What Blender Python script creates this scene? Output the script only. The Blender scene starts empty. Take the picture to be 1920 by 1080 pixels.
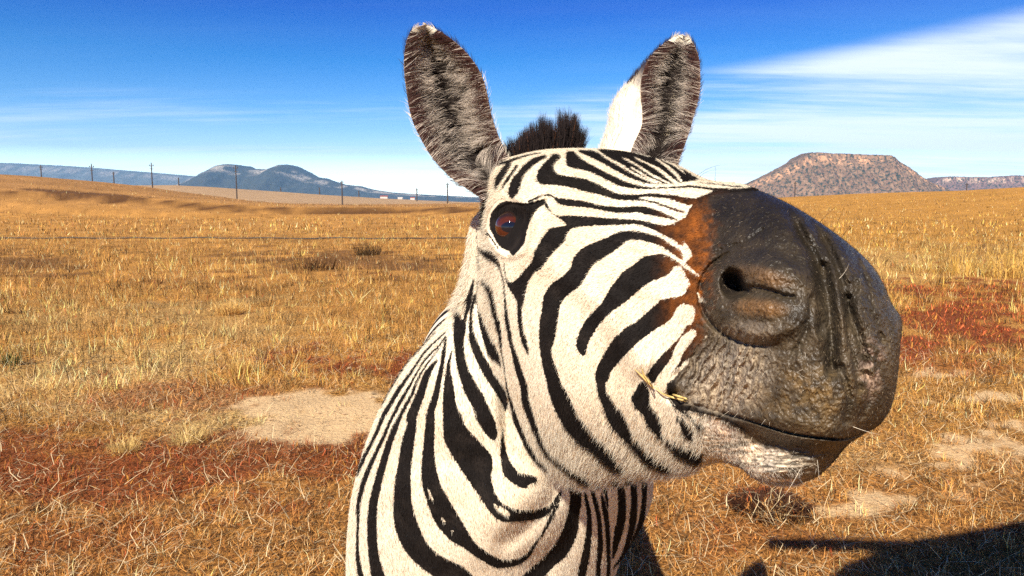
import bpy, math, random
import numpy as np
R = math.radians
rng = np.random.default_rng(7)
random.seed(7)
scene = bpy.context.scene
COL = scene.collection

# ------------------------------------------------------------------ camera
W0, H0, FPX = 1920.0, 1080.0, 1387.0
HORIZON = 380.0
CAMZ = 1.5
pitch = math.atan((540 - HORIZON) / FPX)
camd = bpy.data.cameras.new('camera')
camd.sensor_width = 36.0
camd.lens = FPX / W0 * 36.0
camd.clip_start = 0.05
camd.clip_end = 60000
cam = bpy.data.objects.new('camera', camd)
cam.location = (0, 0, CAMZ)
cam.rotation_euler = (math.pi / 2 - pitch, 0, 0)
COL.objects.link(cam)
scene.camera = cam
CP, SP = math.cos(pitch), math.sin(pitch)

def P(px, py, d):
    """point seen at picture position px,py at depth d (numpy friendly)"""
    a = (np.asarray(px, dtype=float) - 960.0) / FPX
    b = (540.0 - np.asarray(py, dtype=float)) / FPX
    d = np.asarray(d, dtype=float)
    x = d * a
    y = d * (CP + b * SP)
    z = CAMZ + d * (-SP + b * CP)
    return np.stack(np.broadcast_arrays(x, y, z), axis=-1)

def proj(p):
    x, y, z = p[..., 0], p[..., 1], p[..., 2] - CAMZ
    d = y * CP - z * SP
    up = y * SP + z * CP
    d = np.maximum(d, 1e-3)
    return 960 + FPX * x / d, 540 - FPX * up / d, d

def gpt(px, py, z=0.0):
    """ground point under a picture position"""
    a = (px - 960.0) / FPX; b = (540.0 - py) / FPX
    dz = -SP + b * CP
    d = (z - CAMZ) / dz
    return d * a, d * (CP + b * SP)

# ------------------------------------------------------------------ light
SUN_EL, SUN_AZ = R(39), R(23)      # azimuth: degrees to the left of straight behind the camera
sdir = np.array([-math.sin(SUN_AZ) * math.cos(SUN_EL), -math.cos(SUN_AZ) * math.cos(SUN_EL), math.sin(SUN_EL)])
world = bpy.data.worlds.new('World')
scene.world = world
world.use_nodes = True
nt = world.node_tree
nt.nodes.clear()
def N(tree, typ, **kw):
    n = tree.nodes.new(typ)
    for k, v in kw.items():
        setattr(n, k, v)
    return n
def L(tree, a, b): tree.links.new(a, b)
out = N(nt, 'ShaderNodeOutputWorld')
bg = N(nt, 'ShaderNodeBackground'); bg.inputs['Strength'].default_value = 0.068
sky = N(nt, 'ShaderNodeTexSky', sky_type='NISHITA', sun_disc=False)
sky.sun_elevation = SUN_EL
sky.sun_rotation = math.pi + SUN_AZ        # clockwise from +Y seen from above
sky.altitude = 1500; sky.air_density = 1.0; sky.dust_density = 0.6; sky.ozone_density = 3.0
hsv = N(nt, 'ShaderNodeHueSaturation'); hsv.inputs['Saturation'].default_value = 1.0
hsv.inputs['Value'].default_value = 4.0
L(nt, sky.outputs[0], hsv.inputs['Color'])
tc = N(nt, 'ShaderNodeTexCoord')
sep = N(nt, 'ShaderNodeSeparateXYZ'); L(nt, tc.outputs['Generated'], sep.inputs[0])
def M(tree, op, a, b=None, c=None, clamp=False):
    n = N(tree, 'ShaderNodeMath', operation=op); n.use_clamp = clamp
    for i, v in enumerate((a, b, c)):
        if v is None: continue
        if isinstance(v, (int, float)): n.inputs[i].default_value = v
        else: L(tree, v, n.inputs[i])
    return n.outputs[0]
def MR(tree, v, a, b, c=0.0, d=1.0, smooth=True):
    n = N(tree, 'ShaderNodeMapRange'); n.interpolation_type = 'SMOOTHSTEP' if smooth else 'LINEAR'
    L(tree, v, n.inputs[0])
    for i, x in enumerate((a, b, c, d)): n.inputs[i + 1].default_value = x
    return n.outputs[0]
def MIX(tree, f, a, b, blend='MIX'):
    n = N(tree, 'ShaderNodeMix', data_type='RGBA', blend_type=blend)
    for s, v in ((n.inputs[0], f), (n.inputs[6], a), (n.inputs[7], b)):
        if isinstance(v, (int, float)): s.default_value = v
        elif isinstance(v, tuple): s.default_value = (*v[:3], 1.0)
        else: L(tree, v, s)
    return n.outputs[2]
# clouds live on a flat layer above the land: direction divided by its own height
zc = M(nt, 'MAXIMUM', sep.outputs[2], 0.012)
zc = M(nt, 'ADD', zc, 0.06)
cx = M(nt, 'DIVIDE', sep.outputs[0], zc)
cy = M(nt, 'DIVIDE', sep.outputs[1], zc)
comb = N(nt, 'ShaderNodeCombineXYZ'); L(nt, cx, comb.inputs[0]); L(nt, cy, comb.inputs[1])
mp = N(nt, 'ShaderNodeMapping'); L(nt, comb.outputs[0], mp.inputs[0])
mp.inputs['Rotation'].default_value = (0, 0, R(12)); mp.inputs['Scale'].default_value = (0.16, 0.75, 1)
mp.inputs['Location'].default_value = (0.35, 0.6, 0)
n1 = N(nt, 'ShaderNodeTexNoise'); n1.inputs['Scale'].default_value = 1.3; n1.inputs['Detail'].default_value = 9
n1.inputs['Roughness'].default_value = 0.58; n1.inputs['Distortion'].default_value = 0.35
L(nt, mp.outputs[0], n1.inputs['Vector'])
n2 = N(nt, 'ShaderNodeTexNoise'); n2.inputs['Scale'].default_value = 0.35; n2.inputs['Detail'].default_value = 3
L(nt, comb.outputs[0], n2.inputs['Vector'])
side = MR(nt, sep.outputs[0], -0.1, 0.42)            # more cloud on the right-hand side of the view
lowz = MR(nt, sep.outputs[2], 0.30, 0.16)
bandm = M(nt, 'MULTIPLY', side, lowz)
cover = M(nt, 'ADD', M(nt, 'MULTIPLY', bandm, 0.30), M(nt, 'MULTIPLY', M(nt, 'SUBTRACT', n2.outputs[0], 0.5), 0.35))
cl = M(nt, 'ADD', n1.outputs[0], cover)
n3_ = N(nt, 'ShaderNodeTexNoise'); n3_.inputs['Scale'].default_value = 5.0; n3_.inputs['Detail'].default_value = 8; n3_.inputs['Roughness'].default_value = .65; L(nt, mp.outputs[0], n3_.inputs['Vector'])
cl = M(nt, 'ADD', cl, M(nt, 'MULTIPLY', M(nt, 'SUBTRACT', n3_.outputs[0], 0.5), 0.55))
cmask = MR(nt, cl, 0.40, 0.92)
cmask = M(nt, 'MULTIPLY', cmask, MR(nt, sep.outputs[2], 0.0, 0.05))
zx = M(nt, 'SUBTRACT', sep.outputs[2], M(nt, 'MULTIPLY', M(nt, 'MAXIMUM', sep.outputs[0], 0.0), 0.13))
cmask = M(nt, 'MULTIPLY', cmask, MR(nt, zx, 0.142, 0.112, 0.04, 1.0))
cmask = M(nt, 'MULTIPLY', cmask, MR(nt, sep.outputs[0], -0.25, 0.15, 0.65, 1.0))
cmask = M(nt, 'MULTIPLY', cmask, 0.8)
hz = MR(nt, sep.outputs[2], 0.15, 0.0)
rampn = N(nt, 'ShaderNodeValToRGB'); L(nt, MR(nt, sep.outputs[2], 0.0, 0.5, 0.0, 1.0, False), rampn.inputs[0])
STOPS = [(0.0, (.72, .73, .74)), (0.034 * 2, (.80, .79, .76)), (0.065 * 2, (.31, .34, .37)), (0.115 * 2, (.115, .225, .32)), (0.18 * 2, (.020, .150, .285)), (0.242 * 2, (.0005, .088, .27)), (1.0, (.006, .06, .18))]
rampn.color_ramp.interpolation = 'B_SPLINE' if False else 'LINEAR'
while len(rampn.color_ramp.elements) < len(STOPS): rampn.color_ramp.elements.new(0.5)
for e_, (p_, c_) in zip(rampn.color_ramp.elements, STOPS): e_.position = p_; e_.color = (*c_, 1)
blue = MIX(nt, 1.0, hsv.outputs[0], rampn.outputs[0], 'MULTIPLY')
skyc = blue
skyc = MIX(nt, cmask, skyc, (10.5, 11.0, 11.6))
L(nt, skyc, bg.inputs['Color']); L(nt, bg.outputs[0], out.inputs['Surface'])

sund = bpy.data.lights.new('sun', 'SUN'); sund.energy = 5.0; sund.angle = R(0.53); sund.color = (1.0, 0.93, 0.82)
sun = bpy.data.objects.new('sun', sund); COL.objects.link(sun)
from mathutils import Vector
sun.rotation_euler = Vector(-sdir).to_track_quat('-Z', 'Y').to_euler()
scene.view_settings.view_transform = 'Standard'
scene.view_settings.look = 'None'
scene.view_settings.gamma = 1.0
scene.view_settings.use_curve_mapping = False
scene.view_settings.exposure = 0.85
try:
    scene.cycles_curves.shape = 'RIBBONS'
    scene.cycles.max_bounces = 6; scene.cycles.use_denoising = False; scene.cycles.volume_bounces = 0; scene.cycles.transparent_max_bounces = 8
    scene.cycles.caustics_reflective = False; scene.cycles.caustics_refractive = False
except Exception: pass

# ------------------------------------------------------------------ helpers
def tag(o, label=None, cat=None, group=None, kind=None):
    if label: o['label'] = label
    if cat: o['category'] = cat
    if group: o['group'] = group
    if kind: o['kind'] = kind
    return o

def mesh_obj(name, V, F, mat=None, parent=None, smooth=True, attrs=None, loc=None):
    """F: (n,3) or (n,4) array or list of such"""
    me = bpy.data.meshes.new(name)
    V = np.asarray(V, dtype=np.float32)
    Fs = F if isinstance(F, list) else [F]
    Fs = [np.asarray(f, dtype=np.int32) for f in Fs if len(f)]
    nl = sum(f.size for f in Fs); nf = sum(len(f) for f in Fs)
    me.vertices.add(len(V)); me.vertices.foreach_set('co', V.ravel())
    me.loops.add(nl); me.loops.foreach_set('vertex_index', np.concatenate([f.ravel() for f in Fs]))
    me.polygons.add(nf)
    cnt = np.concatenate([np.full(len(f), f.shape[1], dtype=np.int32) for f in Fs])
    me.polygons.foreach_set('loop_start', np.concatenate([[0], np.cumsum(cnt)[:-1]]).astype(np.int32))
    try: me.polygons.foreach_set('loop_total', cnt)
    except Exception: pass
    me.polygons.foreach_set('use_smooth', np.full(nf, smooth))
    me.update(calc_edges=True)
    for k, (typ, data) in (attrs or {}).items():
        a = me.attributes.new(k, typ, 'POINT')
        a.data.foreach_set('color' if typ == 'FLOAT_COLOR' else 'value', np.asarray(data, dtype=np.float32).ravel())
    if mat: me.materials.append(mat)
    o = bpy.data.objects.new(name, me); COL.objects.link(o)
    if parent: o.parent = parent
    if loc is not None: o.location = loc
    return o

def crom(pts, n, closed=False):
    """Catmull-Rom through rows of pts, n samples"""
    p = np.asarray(pts, dtype=float); m = len(p)
    if closed:
        t = np.linspace(0, m, n, endpoint=False); i = np.floor(t).astype(int); f = (t - i)[:, None]
        a, b, c, d = p[(i - 1) % m], p[i % m], p[(i + 1) % m], p[(i + 2) % m]
    else:
        t = np.linspace(0, m - 1, n); i = np.minimum(np.floor(t).astype(int), m - 2); f = (t - i)[:, None]
        a, b, c, d = p[np.maximum(i - 1, 0)], p[i], p[i + 1], p[np.minimum(i + 2, m - 1)]
        # linear end tangents
        a = np.where((i == 0)[:, None], 2 * b - c, a); d = np.where((i == m - 2)[:, None], 2 * c - b, d)
    return 0.5 * ((2 * b) + (c - a) * f + (2 * a - 5 * b + 4 * c - d) * f**2 + (3 * b - a - 3 * c + d) * f**3)

def vnoise(x, y, seed=0):
    """smooth 2-D value noise, 0..1"""
    r = np.random.default_rng(seed).random((256, 256)).astype(np.float32)
    xi = np.floor(x).astype(int); yi = np.floor(y).astype(int)
    fx = x - xi; fy = y - yi
    fx = fx * fx * (3 - 2 * fx); fy = fy * fy * (3 - 2 * fy)
    g = lambda a, b: r[a & 255, b & 255]
    return (g(xi, yi) * (1 - fx) + g(xi + 1, yi) * fx) * (1 - fy) + (g(xi, yi + 1) * (1 - fx) + g(xi + 1, yi + 1) * fx) * fy
def fbm(x, y, o=4, seed=0):
    s = 0; a = 0.5; t = 0
    for k in range(o):
        s = s + a * vnoise(x * 2**k + 17.3 * k, y * 2**k + 9.1 * k, seed + k); t += a; a *= 0.5
    return s / t
def sstep(a, b, x):
    t = np.clip((x - a) / (b - a), 0, 1); return t * t * (3 - 2 * t)

# ------------------------------------------------------------------ coat pattern of the zebra (flat chart of its side)
TILE = {1: (860, 270, 6), 2: (1100, 270, 6), 3: (860, 430, 6), 4: (1080, 430, 6), 5: (860, 590, 6), 6: (1080, 590, 6),
        7: (920, 740, 6), 8: (1160, 740, 6), 11: (780, 520, 9), 12: (680, 620, 6), 13: (640, 780, 6), 14: (640, 900, 6),
        15: (840, 760, 6.75), 16: (880, 880, 5.4), 0: (0, 0, 1)}
def T(*segs):
    o = []
    for k, pts in segs:
        x0, y0, s = TILE[k]
        for p in pts:
            q = [x0 + p[0] / s, y0 + p[1] / s]
            if len(p) > 2: q.append(p[2] / s)
            o.append(q)
    return np.array(o)
GX0, GY0, GX1, GY1 = 630, 250, 1720, 1200
gx, gy = np.meshgrid(np.arange(GX0, GX1), np.arange(GY0, GY1))   # [row, col]
gx = gx.astype(np.float32); gy = gy.astype(np.float32)
MARG = 14.0
def win(p, m):
    x0 = int(max(0, p[:, 0].min() - m - GX0)); x1 = int(min(GX1 - GX0, p[:, 0].max() + m - GX0 + 1))
    y0 = int(max(0, p[:, 1].min() - m - GY0)); y1 = int(min(GY1 - GY0, p[:, 1].max() + m - GY0 + 1))
    return slice(y0, y1), slice(x0, x1)
def poly_field(F, pts, sign=1, smooth=True):
    p = crom(pts, len(pts) * 3, True) if smooth else np.asarray(pts, float)
    w = win(p, MARG); X = gx[w]; Y = gy[w]
    if X.size == 0: return
    best = np.full(X.shape, 1e9, np.float32); ins = np.zeros(X.shape, bool)
    q = np.roll(p, -1, axis=0)
    for (ax, ay), (bx, by) in zip(p, q):
        dx, dy = bx - ax, by - ay
        t = np.clip(((X - ax) * dx + (Y - ay) * dy) / (dx * dx + dy * dy + 1e-9), 0, 1)
        best = np.minimum(best, (X - ax - t * dx)**2 + (Y - ay - t * dy)**2)
        if (ay > by) != (ay < by) or ay != by:
            ins ^= ((ay > Y) != (by > Y)) & (X < (bx - ax) * (Y - ay) / (by - ay + 1e-12) + ax)
    sd = np.sqrt(best); sd = np.where(ins, sd, -sd)
    if sign > 0: F[w] = np.maximum(F[w], sd)
    else: F[w] = np.minimum(F[w], -sd)
def stroke_dist(pts, m):
    """returns window, distance to the polyline minus half its width"""
    p = crom(pts, max(len(pts) * 3, 6))
    w = win(p, m); X = gx[w]; Y = gy[w]
    best = np.full(X.shape, 1e9, np.float32)
    for a, b in zip(p[:-1], p[1:]):
        dx, dy = b[0] - a[0], b[1] - a[1]
        t = np.clip(((X - a[0]) * dx + (Y - a[1]) * dy) / (dx * dx + dy * dy + 1e-9), 0, 1)
        d = np.sqrt((X - a[0] - t * dx)**2 + (Y - a[1] - t * dy)**2)
        if p.shape[1] > 2: d = d - (a[2] + (b[2] - a[2]) * t) / 2
        best = np.minimum(best, d)
    return w, best
def stroke_field(F, pts, sign=1):
    w, d = stroke_dist(pts, MARG + 10)
    if d.size == 0: return
    if sign > 0: F[w] = np.maximum(F[w], -d)
    else: F[w] = np.minimum(F[w], d)
STR = np.full(gx.shape, -MARG, np.float32)
polys = [
 # forehead hook and its two branches
 T((1, [(1110,110),(1145,130),(1150,160),(1090,215),(1075,270),(1090,310),(1140,345),(1300,370),(1440,395),(1570,450),(1700,520),(1800,558)]),
   (2, [(480,568),(600,568),(720,556),(950,570),(1100,598),(1190,608),(1260,620),(1200,660),(1150,690),(1000,640),(900,612),(700,595),(585,600),(620,618),(750,640),(900,690),(1050,740),(1110,760),(1080,780),(950,735),(800,680),(700,652),(600,638),(400,632),(300,615),(150,570),(0,538)]),
   (1, [(1300,500),(1100,462),(930,452),(885,400),(880,350),(915,270),(1000,180),(1060,120)])),
 T((1, [(1215,95),(1300,85),(1350,130),(1450,205),(1600,285),(1800,385)]), (2, [(520,447),(640,476),(800,486),(1050,474),(1150,463),(1300,480),(1500,495),(1640,500),(1500,530),(1360,512),(1200,493),(1000,497),(750,506),(600,506),(450,490),(360,468)]),
   (1, [(1700,420),(1560,350),(1440,300),(1260,265),(1215,215)])),
 T((1, [(1350,75),(1450,70),(1530,78)]), (2, [(150,105),(240,165),(330,225),(430,285),(530,340),(640,395),(740,445),(650,437),(500,385),(350,310),(200,225),(60,155)]), (1, [(1400,110)])),
 T((2, [(130,70),(300,70),(500,95),(700,145),(850,170),(1000,240),(1080,285),(1200,355),(1260,405),(1100,430),(1020,440),(780,450),(640,390),(430,280),(240,160)])),
 T((1, [(780,640),(860,600),(960,568),(1040,565),(1110,605),(1300,625),(1450,648),(1600,690),(1800,705)]), (2, [(480,705),(650,700),(800,745),(950,810),(1020,850),(980,850),(850,825),(700,800),(560,770),(450,775),(300,770),(150,740),(0,715)]),
   (1, [(1250,700),(1150,680),(1090,640),(1040,590),(960,585),(870,625),(800,665)])),
 T((1, [(975,650),(1005,680),(1040,760),(1110,805),(1250,803),(1450,812),(1600,825),(1800,840)]), (2, [(520,848),(620,860),(750,890),(870,915),(960,905),(1060,950),(1100,1060)]), (4, [(1200,190),(1100,120),(1000,72),(860,0)]),
   (2, [(650,925),(540,903),(400,910),(200,915),(0,925)]), (1, [(1300,945),(1240,985),(1212,1040)]),
   (3, [(1210,80),(1200,130),(1100,230),(1020,320),(930,440),(850,490),(810,550),(770,640),(750,740),(720,870),(710,960)]), (5, [(712,20),(725,150),(755,250),(780,350),(790,455),(730,360),(690,240),(672,110),(658,0)]),
   (3, [(662,900),(650,800),(590,705),(545,620),(515,500),(508,370),(518,365),(530,480),(550,570),(600,592),(660,550),(740,460),(820,370),(860,250),(920,130),(1010,5)]), (1, [(1080,935),(1190,920),(1203,892),(1150,850),(1060,790),(1000,730),(970,700)])),
 T((4, [(1180,240),(1050,150),(950,90),(850,60),(700,22),(540,18),(440,45),(330,100),(200,150),(60,220)]), (3, [(1290,330),(1260,430),(1180,520),(1060,600),(1000,670),(960,740),(940,870),(920,1000)]),
   (5, [(912,60),(905,200),(910,370),(940,560),(980,720),(1010,870),(1060,1010)]), (7, [(750,220),(840,380),(960,510),(1060,590),(1180,670),(1280,760),(1400,840),(1520,870),(1500,800),(1450,740),(1390,650),(1290,560),(1180,470),(1080,350),(980,220),(920,100)]),
   (5, [(1220,880),(1150,760),(1110,620),(1060,500),(1050,380),(1080,280),(1110,120),(1128,0)]), (3, [(1130,960),(1140,880),(1180,790),(1270,710),(1360,640),(1430,540),(1480,450),(1550,380),(1650,310),(1800,210)]),
   (4, [(560,140),(650,118),(800,140),(950,185),(1050,245),(1200,350)])),
 T((6, [(150,15),(90,95),(45,180),(10,280),(5,360),(35,425),(80,460),(110,440),(130,350),(165,270),(240,150),(310,60),(370,0)]), (4, [(420,912),(560,822),(680,712),(770,640),(870,577),(980,540),(1070,482),(1110,420),(1190,410),(1180,370),(1100,310),(1020,270),(850,290),(760,310),(660,390),(540,470),(470,550),(380,670),(300,810),(220,900)])),
 T((4, [(1220,740),(1050,770),(950,800),(860,880),(770,955)]), (6, [(680,80),(580,130),(500,200),(430,260),(380,340),(320,430),(280,510),(232,600),(215,690),(230,790),(250,900),(290,1000)]),
   (7, [(1290,220),(1370,370),(1470,480),(1570,570)]), (8, [(210,670),(320,770),(450,825),(570,850),(640,830),(540,750),(430,710),(360,650),(260,560),(160,455),(110,330),(55,215)]), (7, [(1420,140),(1350,20)]),
   (6, [(440,1010),(390,940),(350,870),(332,780),(370,720),(400,630),(440,590),(500,510),(580,430),(700,310),(800,230),(900,165),(1040,70),(1100,5)]), (4, [(1110,930),(1150,870),(1220,820)])),
 T((6, [(1240,130),(1190,220),(1100,320),(1000,420),(950,470),(880,550),(820,630),(800,670),(820,710),(850,770),(890,750),(930,680),(990,600),(1060,510),(1090,440),(1130,340),(1200,240),(1260,190),(1330,150),(1300,110)])),
 T((6, [(750,748),(700,785),(660,860),(622,930),(640,1000)]), (8, [(190,150),(280,240),(320,330),(400,430),(480,510),(560,570),(650,660),(760,730),(880,765),(1050,770),(1190,735),(1050,715),(950,660),(860,615),(740,570),(620,530),(530,490),(475,410),(490,345),(470,280),(430,210),(370,140),(352,50)]), (6, [(830,880),(800,790)])),
 T((8, [(650,240),(720,270),(800,340),(850,400),(840,470),(850,530),(780,500),(720,420),(690,340)])),
 T((8, [(560,40),(660,150),(760,200),(840,270),(900,300),(980,380),(1060,480),(1150,560),(1200,640),(1240,700),(1200,715),(1100,620),(1020,520),(960,420),(880,370),(800,270),(700,200),(600,120)])),
 # around the eye
 T((1, [(520,640),(430,690),(370,770),(350,860),(350,950),(400,1050)]), (3, [(430,130),(480,180),(545,190),(560,230),(600,300),(660,260),(740,150),(760,60)]), (1, [(800,880),(880,740),(930,700),(985,670),(960,620),(880,640),(800,660),(700,660),(600,650)])),
 # neck
 T((12, [(1010,200),(960,330),(930,470),(912,620),(902,800),(903,1000)]), (13, [(1145,150),(1160,280),(1220,400),(1330,580),(1480,800),(1600,980)]),
   (16, [(100,240),(170,380),(250,480),(350,530),(480,530),(600,518),(700,500),(790,460),(850,390),(900,300),(940,190),(890,260),(830,345),(760,385),(640,408),(500,405),(380,370),(290,290),(235,160),(215,30)]),
   (13, [(1690,720),(1700,600),(1690,450),(1560,290),(1400,120),(1360,0)]), (12, [(1060,850),(1035,690),(1005,520),(985,400),(1000,300)])),
 T((11, [(745,540),(700,560),(660,640),(640,760),(632,900),(635,1060)]), (12, [(1035,200),(1045,300),(1060,400),(1100,560),(1150,700),(1230,850),(1290,960)]), (15, [(330,120),(390,230),(440,310),(510,400),(570,440),(612,430),(630,370),(610,260),(590,180),(550,100)]),
   (12, [(1400,820),(1330,680),(1240,530),(1170,370),(1142,200),(1145,80)]), (11, [(840,900),(850,740),(880,600),(930,470),(955,380),(965,280),(975,180),(990,30),(960,20),(940,110),(890,220),(860,350),(850,480),(820,620),(785,720),(765,640)])),
 T((15, [(700,270),(670,400),(660,600),(670,720),(700,860),(770,950),(880,1020),(980,1055),(1020,1010),(1110,970),(1130,920),(1050,880),(900,850),(840,790),(770,680),(730,540),(710,420)])),
 T((16, [(1025,130),(1120,190),(1135,330),(1110,500),(1100,620),(1060,740),(980,880),(880,960),(760,1080),(560,1200),(400,1250),(480,1130),(620,1000),(740,900),(860,760),(930,640),(980,500),(1015,330)])),
]
strokes = [
 (2, [(1280,440,8),(1450,450,10),(1650,475,12),(1750,480,14)]),
 (1, [(335,550,40),(300,680,50),(270,820,40),(262,930,30)]),
 (1, [(570,225,60),(490,340,80),(440,430,60),(430,500,20)]),
 (1, [(660,245,30),(580,360,40),(520,450,30),(490,500,16)]),
 (1, [(980,140,40),(860,190,70),(770,260,80),(700,340,80),(650,430,120),(620,520,120),(600,580,70)]),
 (1, [(480,220,34),(600,185,34),(700,150,24),(820,118,16),(930,100,12)]),
 (1, [(280,960,10),(330,1010,14),(400,1110,14),(440,1170,14)]),
 (3, [(205,0,8),(212,180,10),(240,330,14),(250,420,16)]),
 (12, [(830,10,10),(700,150,14),(560,300,16),(450,440,18),(340,620,14),(260,760,14),(225,850,8)]),
]
for k, pts in strokes: stroke_field(STR, T((k, pts)))
for segs in [
 ((12, [(930,20,16),(820,120,20),(700,240,26),(600,390,30),(500,530,34),(420,640,48),(350,760,50),(260,910,50),(200,1040,44)]), (13, [(400,180,40),(330,320,40),(270,440,44),(220,560,34),(190,650,20)])),
 ((12, [(930,70,24),(850,180,20),(760,260,24),(680,360,24),(600,490,24),(530,620,34),(440,770,44),(370,900,40),(300,1040,36)]), (13, [(490,200,40),(420,350,44),(350,500,50),(290,640,56),(240,780,58),(210,900,50)]), (14, [(190,300,46),(190,400,36),(185,560,30),(180,700,34),(185,850,46),(205,1000,60),(240,1150,60),(300,1400,60)])),
 ((12, [(860,200,10),(760,330,16),(680,440,22),(610,570,28),(560,700,38),(490,830,44),(430,940,44)]), (13, [(620,90,64),(590,170,72),(550,270,76),(510,400,80),(470,540,86),(430,680,90),(400,800,94),(370,920,96)]), (14, [(355,320,102),(345,420,110),(345,560,110),(350,700,110),(365,850,120),(390,980,140),(430,1150,160),(500,1400,160)])),
 ((12, [(840,330,24),(780,400,54),(720,500,80),(680,620,90),(640,740,100),(590,860,110),(550,980,120)]), (13, [(800,60,100),(770,200,130),(740,350,145),(720,500,150),(700,650,165),(690,800,190)]), (14, [(690,230,205),(705,400,240),(750,560,265),(810,700,260),(880,800,250),(960,880,240),(1110,985,240),(1300,1060,220),(1450,1160,160)])),
 ((12, [(940,80,20),(920,200,40),(900,350,50),(870,500,60),(840,650,70),(800,800,80),(760,930,90)]), (13, [(1000,70,105),(985,300,120),(980,500,150),(990,650,180),(1020,800,205)]), (14, [(1082,230,235),(1165,400,265),(1290,580,235),(1400,690,150),(1500,780,120),(1620,865,110),(1740,930,115)]), (16, [(324,955,85),(420,950,75),(520,925,60),(600,860,46),(650,780,36),(700,710,22),(760,620,30),(820,500,40),(870,400,36),(905,320,26),(935,190,12)])),
 ((11, [(1075,20,16),(1050,200,40),(1000,320,60),(960,440,60),(935,600,50),(925,750,60),(935,900,80)]), (12, [(1235,90,80),(1290,240,98),(1350,360,105),(1440,510,120),(1520,630,115),(1580,740,100),(1605,850,45),(1600,920,10)])),
 ((11, [(1010,340,50),(1050,480,60),(1090,620,85),(1120,780,110),(1170,920,130)]), (12, [(1380,40,80),(1430,150,105),(1480,250,95),(1530,330,50),(1560,390,14)])),
 ((11, [(1130,30,30),(1220,160,76),(1270,300,86),(1300,430,80),(1330,600,80),(1370,760,70),(1390,900,60)]), (5, [(430,50,58),(450,150,50),(470,260,40),(480,380,20),(500,500,16),(520,650,12),(540,800,16),(570,930,30)]), (7, [(245,140,34),(280,260,60),(350,420,66),(430,570,62),(520,690,46),(620,790,36)])),
 ((3, [(245,215,30),(320,270,76),(400,330,76),(450,400,36),(480,500,20),(510,620,16),(520,760,22),(530,900,34)]), (5, [(545,60,48),(570,200,46),(590,320,46),(630,450,58),(660,570,74),(700,700,76),(740,830,84)]), (7, [(385,40,84),(430,180,84),(480,320,66),(540,470,56),(600,590,56),(680,680,56),(800,770,56),(930,870,70),(1050,930,80),(1120,970,60)])),
 ((16, [(1170,240,30),(1205,400,45),(1215,550,55),(1205,700,70),(1185,850,80),(1150,1000,88),(1130,1150,90),(1110,1400,90)]),),
 ((16, [(1230,180,30),(1275,330,48),(1310,480,48),(1325,650,50),(1325,800,58),(1310,950,50),(1300,1150,50),(1280,1400,50)]),),
 ((16, [(1340,250,20),(1370,400,56),(1395,550,50),(1405,700,48),(1410,850,46),(1410,1000,40),(1400,1150,40)]),),
 ((16, [(1350,150,46),(1390,280,30),(1400,380,20)]),),
 ((16, [(1520,100,62),(1545,300,80),(1540,500,90),(1505,650,86),(1475,800,54),(1450,900,18)]),),
 ((16, [(1655,100,66),(1670,300,66),(1660,480,76),(1640,620,66),(1590,780,46),(1530,900,30),(1460,990,18)]),),
 ((16, [(1770,100,62),(1770,300,50),(1750,480,58),(1710,620,56),(1650,730,46),(1590,820,28)]),),
]: stroke_field(STR, T(*segs))
for p in polys: poly_field(STR, p)
# dark muzzle joins the stripes
MUZ = np.full(gx.shape, -40.0, np.float32)
MARG = 40.0
muzzle_poly = T((0, [(1420,352),(1345,356),(1333,361),(1302,374),(1298,385),(1292,395),(1284,408),(1266,418),(1270,435),(1285,455),(1298,478),(1278,500),(1286,515),(1275,545),(1282,568),(1303,590),(1296,612),(1307,626),(1282,660),(1272,684),(1252,704),(1250,722),(1256,748),(1275,768),(1300,772),(1345,782),(1375,796),(1400,815),(1435,835),(1480,842),(1530,850),(1575,850),(1620,840),(1720,820),(1720,340)]))
poly_field(MUZ, muzzle_poly)
MARG = 14.0
BLK = np.maximum(STR, np.clip(MUZ, -14, 14))
for k, pts in [
 (2, [(140,85,20),(250,165,22),(400,245,28),(500,310,20),(650,385,22),(790,440,20)]), (2, [(510,265,14),(650,350,20),(760,410,24),(840,440,18)]),
 (2, [(430,160,16),(550,225,18),(680,310,20),(800,380,24),(930,440,20)]), (2, [(560,160,14),(700,225,20),(820,290,34),(920,370,40),(1010,435,30)]),
 (2, [(800,180,16),(900,245,28),(1000,330,34),(1060,410,30)]), (2, [(850,185,10),(960,225,18),(1060,290,18),(1110,335,8)]),
 (2, [(1050,458,24),(1200,448,26),(1400,463,22),(1620,488,12)]), (2, [(1250,425,10),(1500,432,12),(1750,445,8)]),
 (4, [(860,20,34),(1000,95,40),(1100,165,44),(1190,220,20)]), (4, [(950,225,70),(1050,285,40),(1150,340,40),(1220,400,46),(1300,465,30),(1375,520,16)]),
 (4, [(1370,720,22),(1420,790,36),(1470,840,20)]), (4, [(1470,910,20),(1490,960,36),(1480,1010,16)]), (6, [(1180,610,36),(1240,540,50),(1330,490,36),(1410,450,14)]),
 (6, [(1040,740,40),(1090,690,60),(1130,640,50),(1165,600,30)]), (6, [(1440,280,12),(1490,220,10)]), (6, [(1590,230,20),(1610,260,20)]),
 (6, [(960,860,60),(1010,740,50),(1080,560,70),(1180,400,70),(1270,280,75),(1330,210,40)]),
 (13, [(975,800,12),(1000,880,22),(1035,950,14)]), (14, [(1130,430,14),(1160,470,20)]), (14, [(1240,570,14),(1255,575,14)]),
]: stroke_field(BLK, T((k, pts)), -1)
poly_field(BLK, T((4, [(1000,560),(1070,482),(1130,418),(1200,450),(1240,530),(1278,600),(1250,680),(1200,740),(1050,765),(980,700)])), -1)
poly_field(BLK, T((4, [(1110,935),(1180,860),(1260,845),(1320,870),(1345,930),(1300,1010),(1240,1080),(1150,1100)])), -1)
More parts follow.
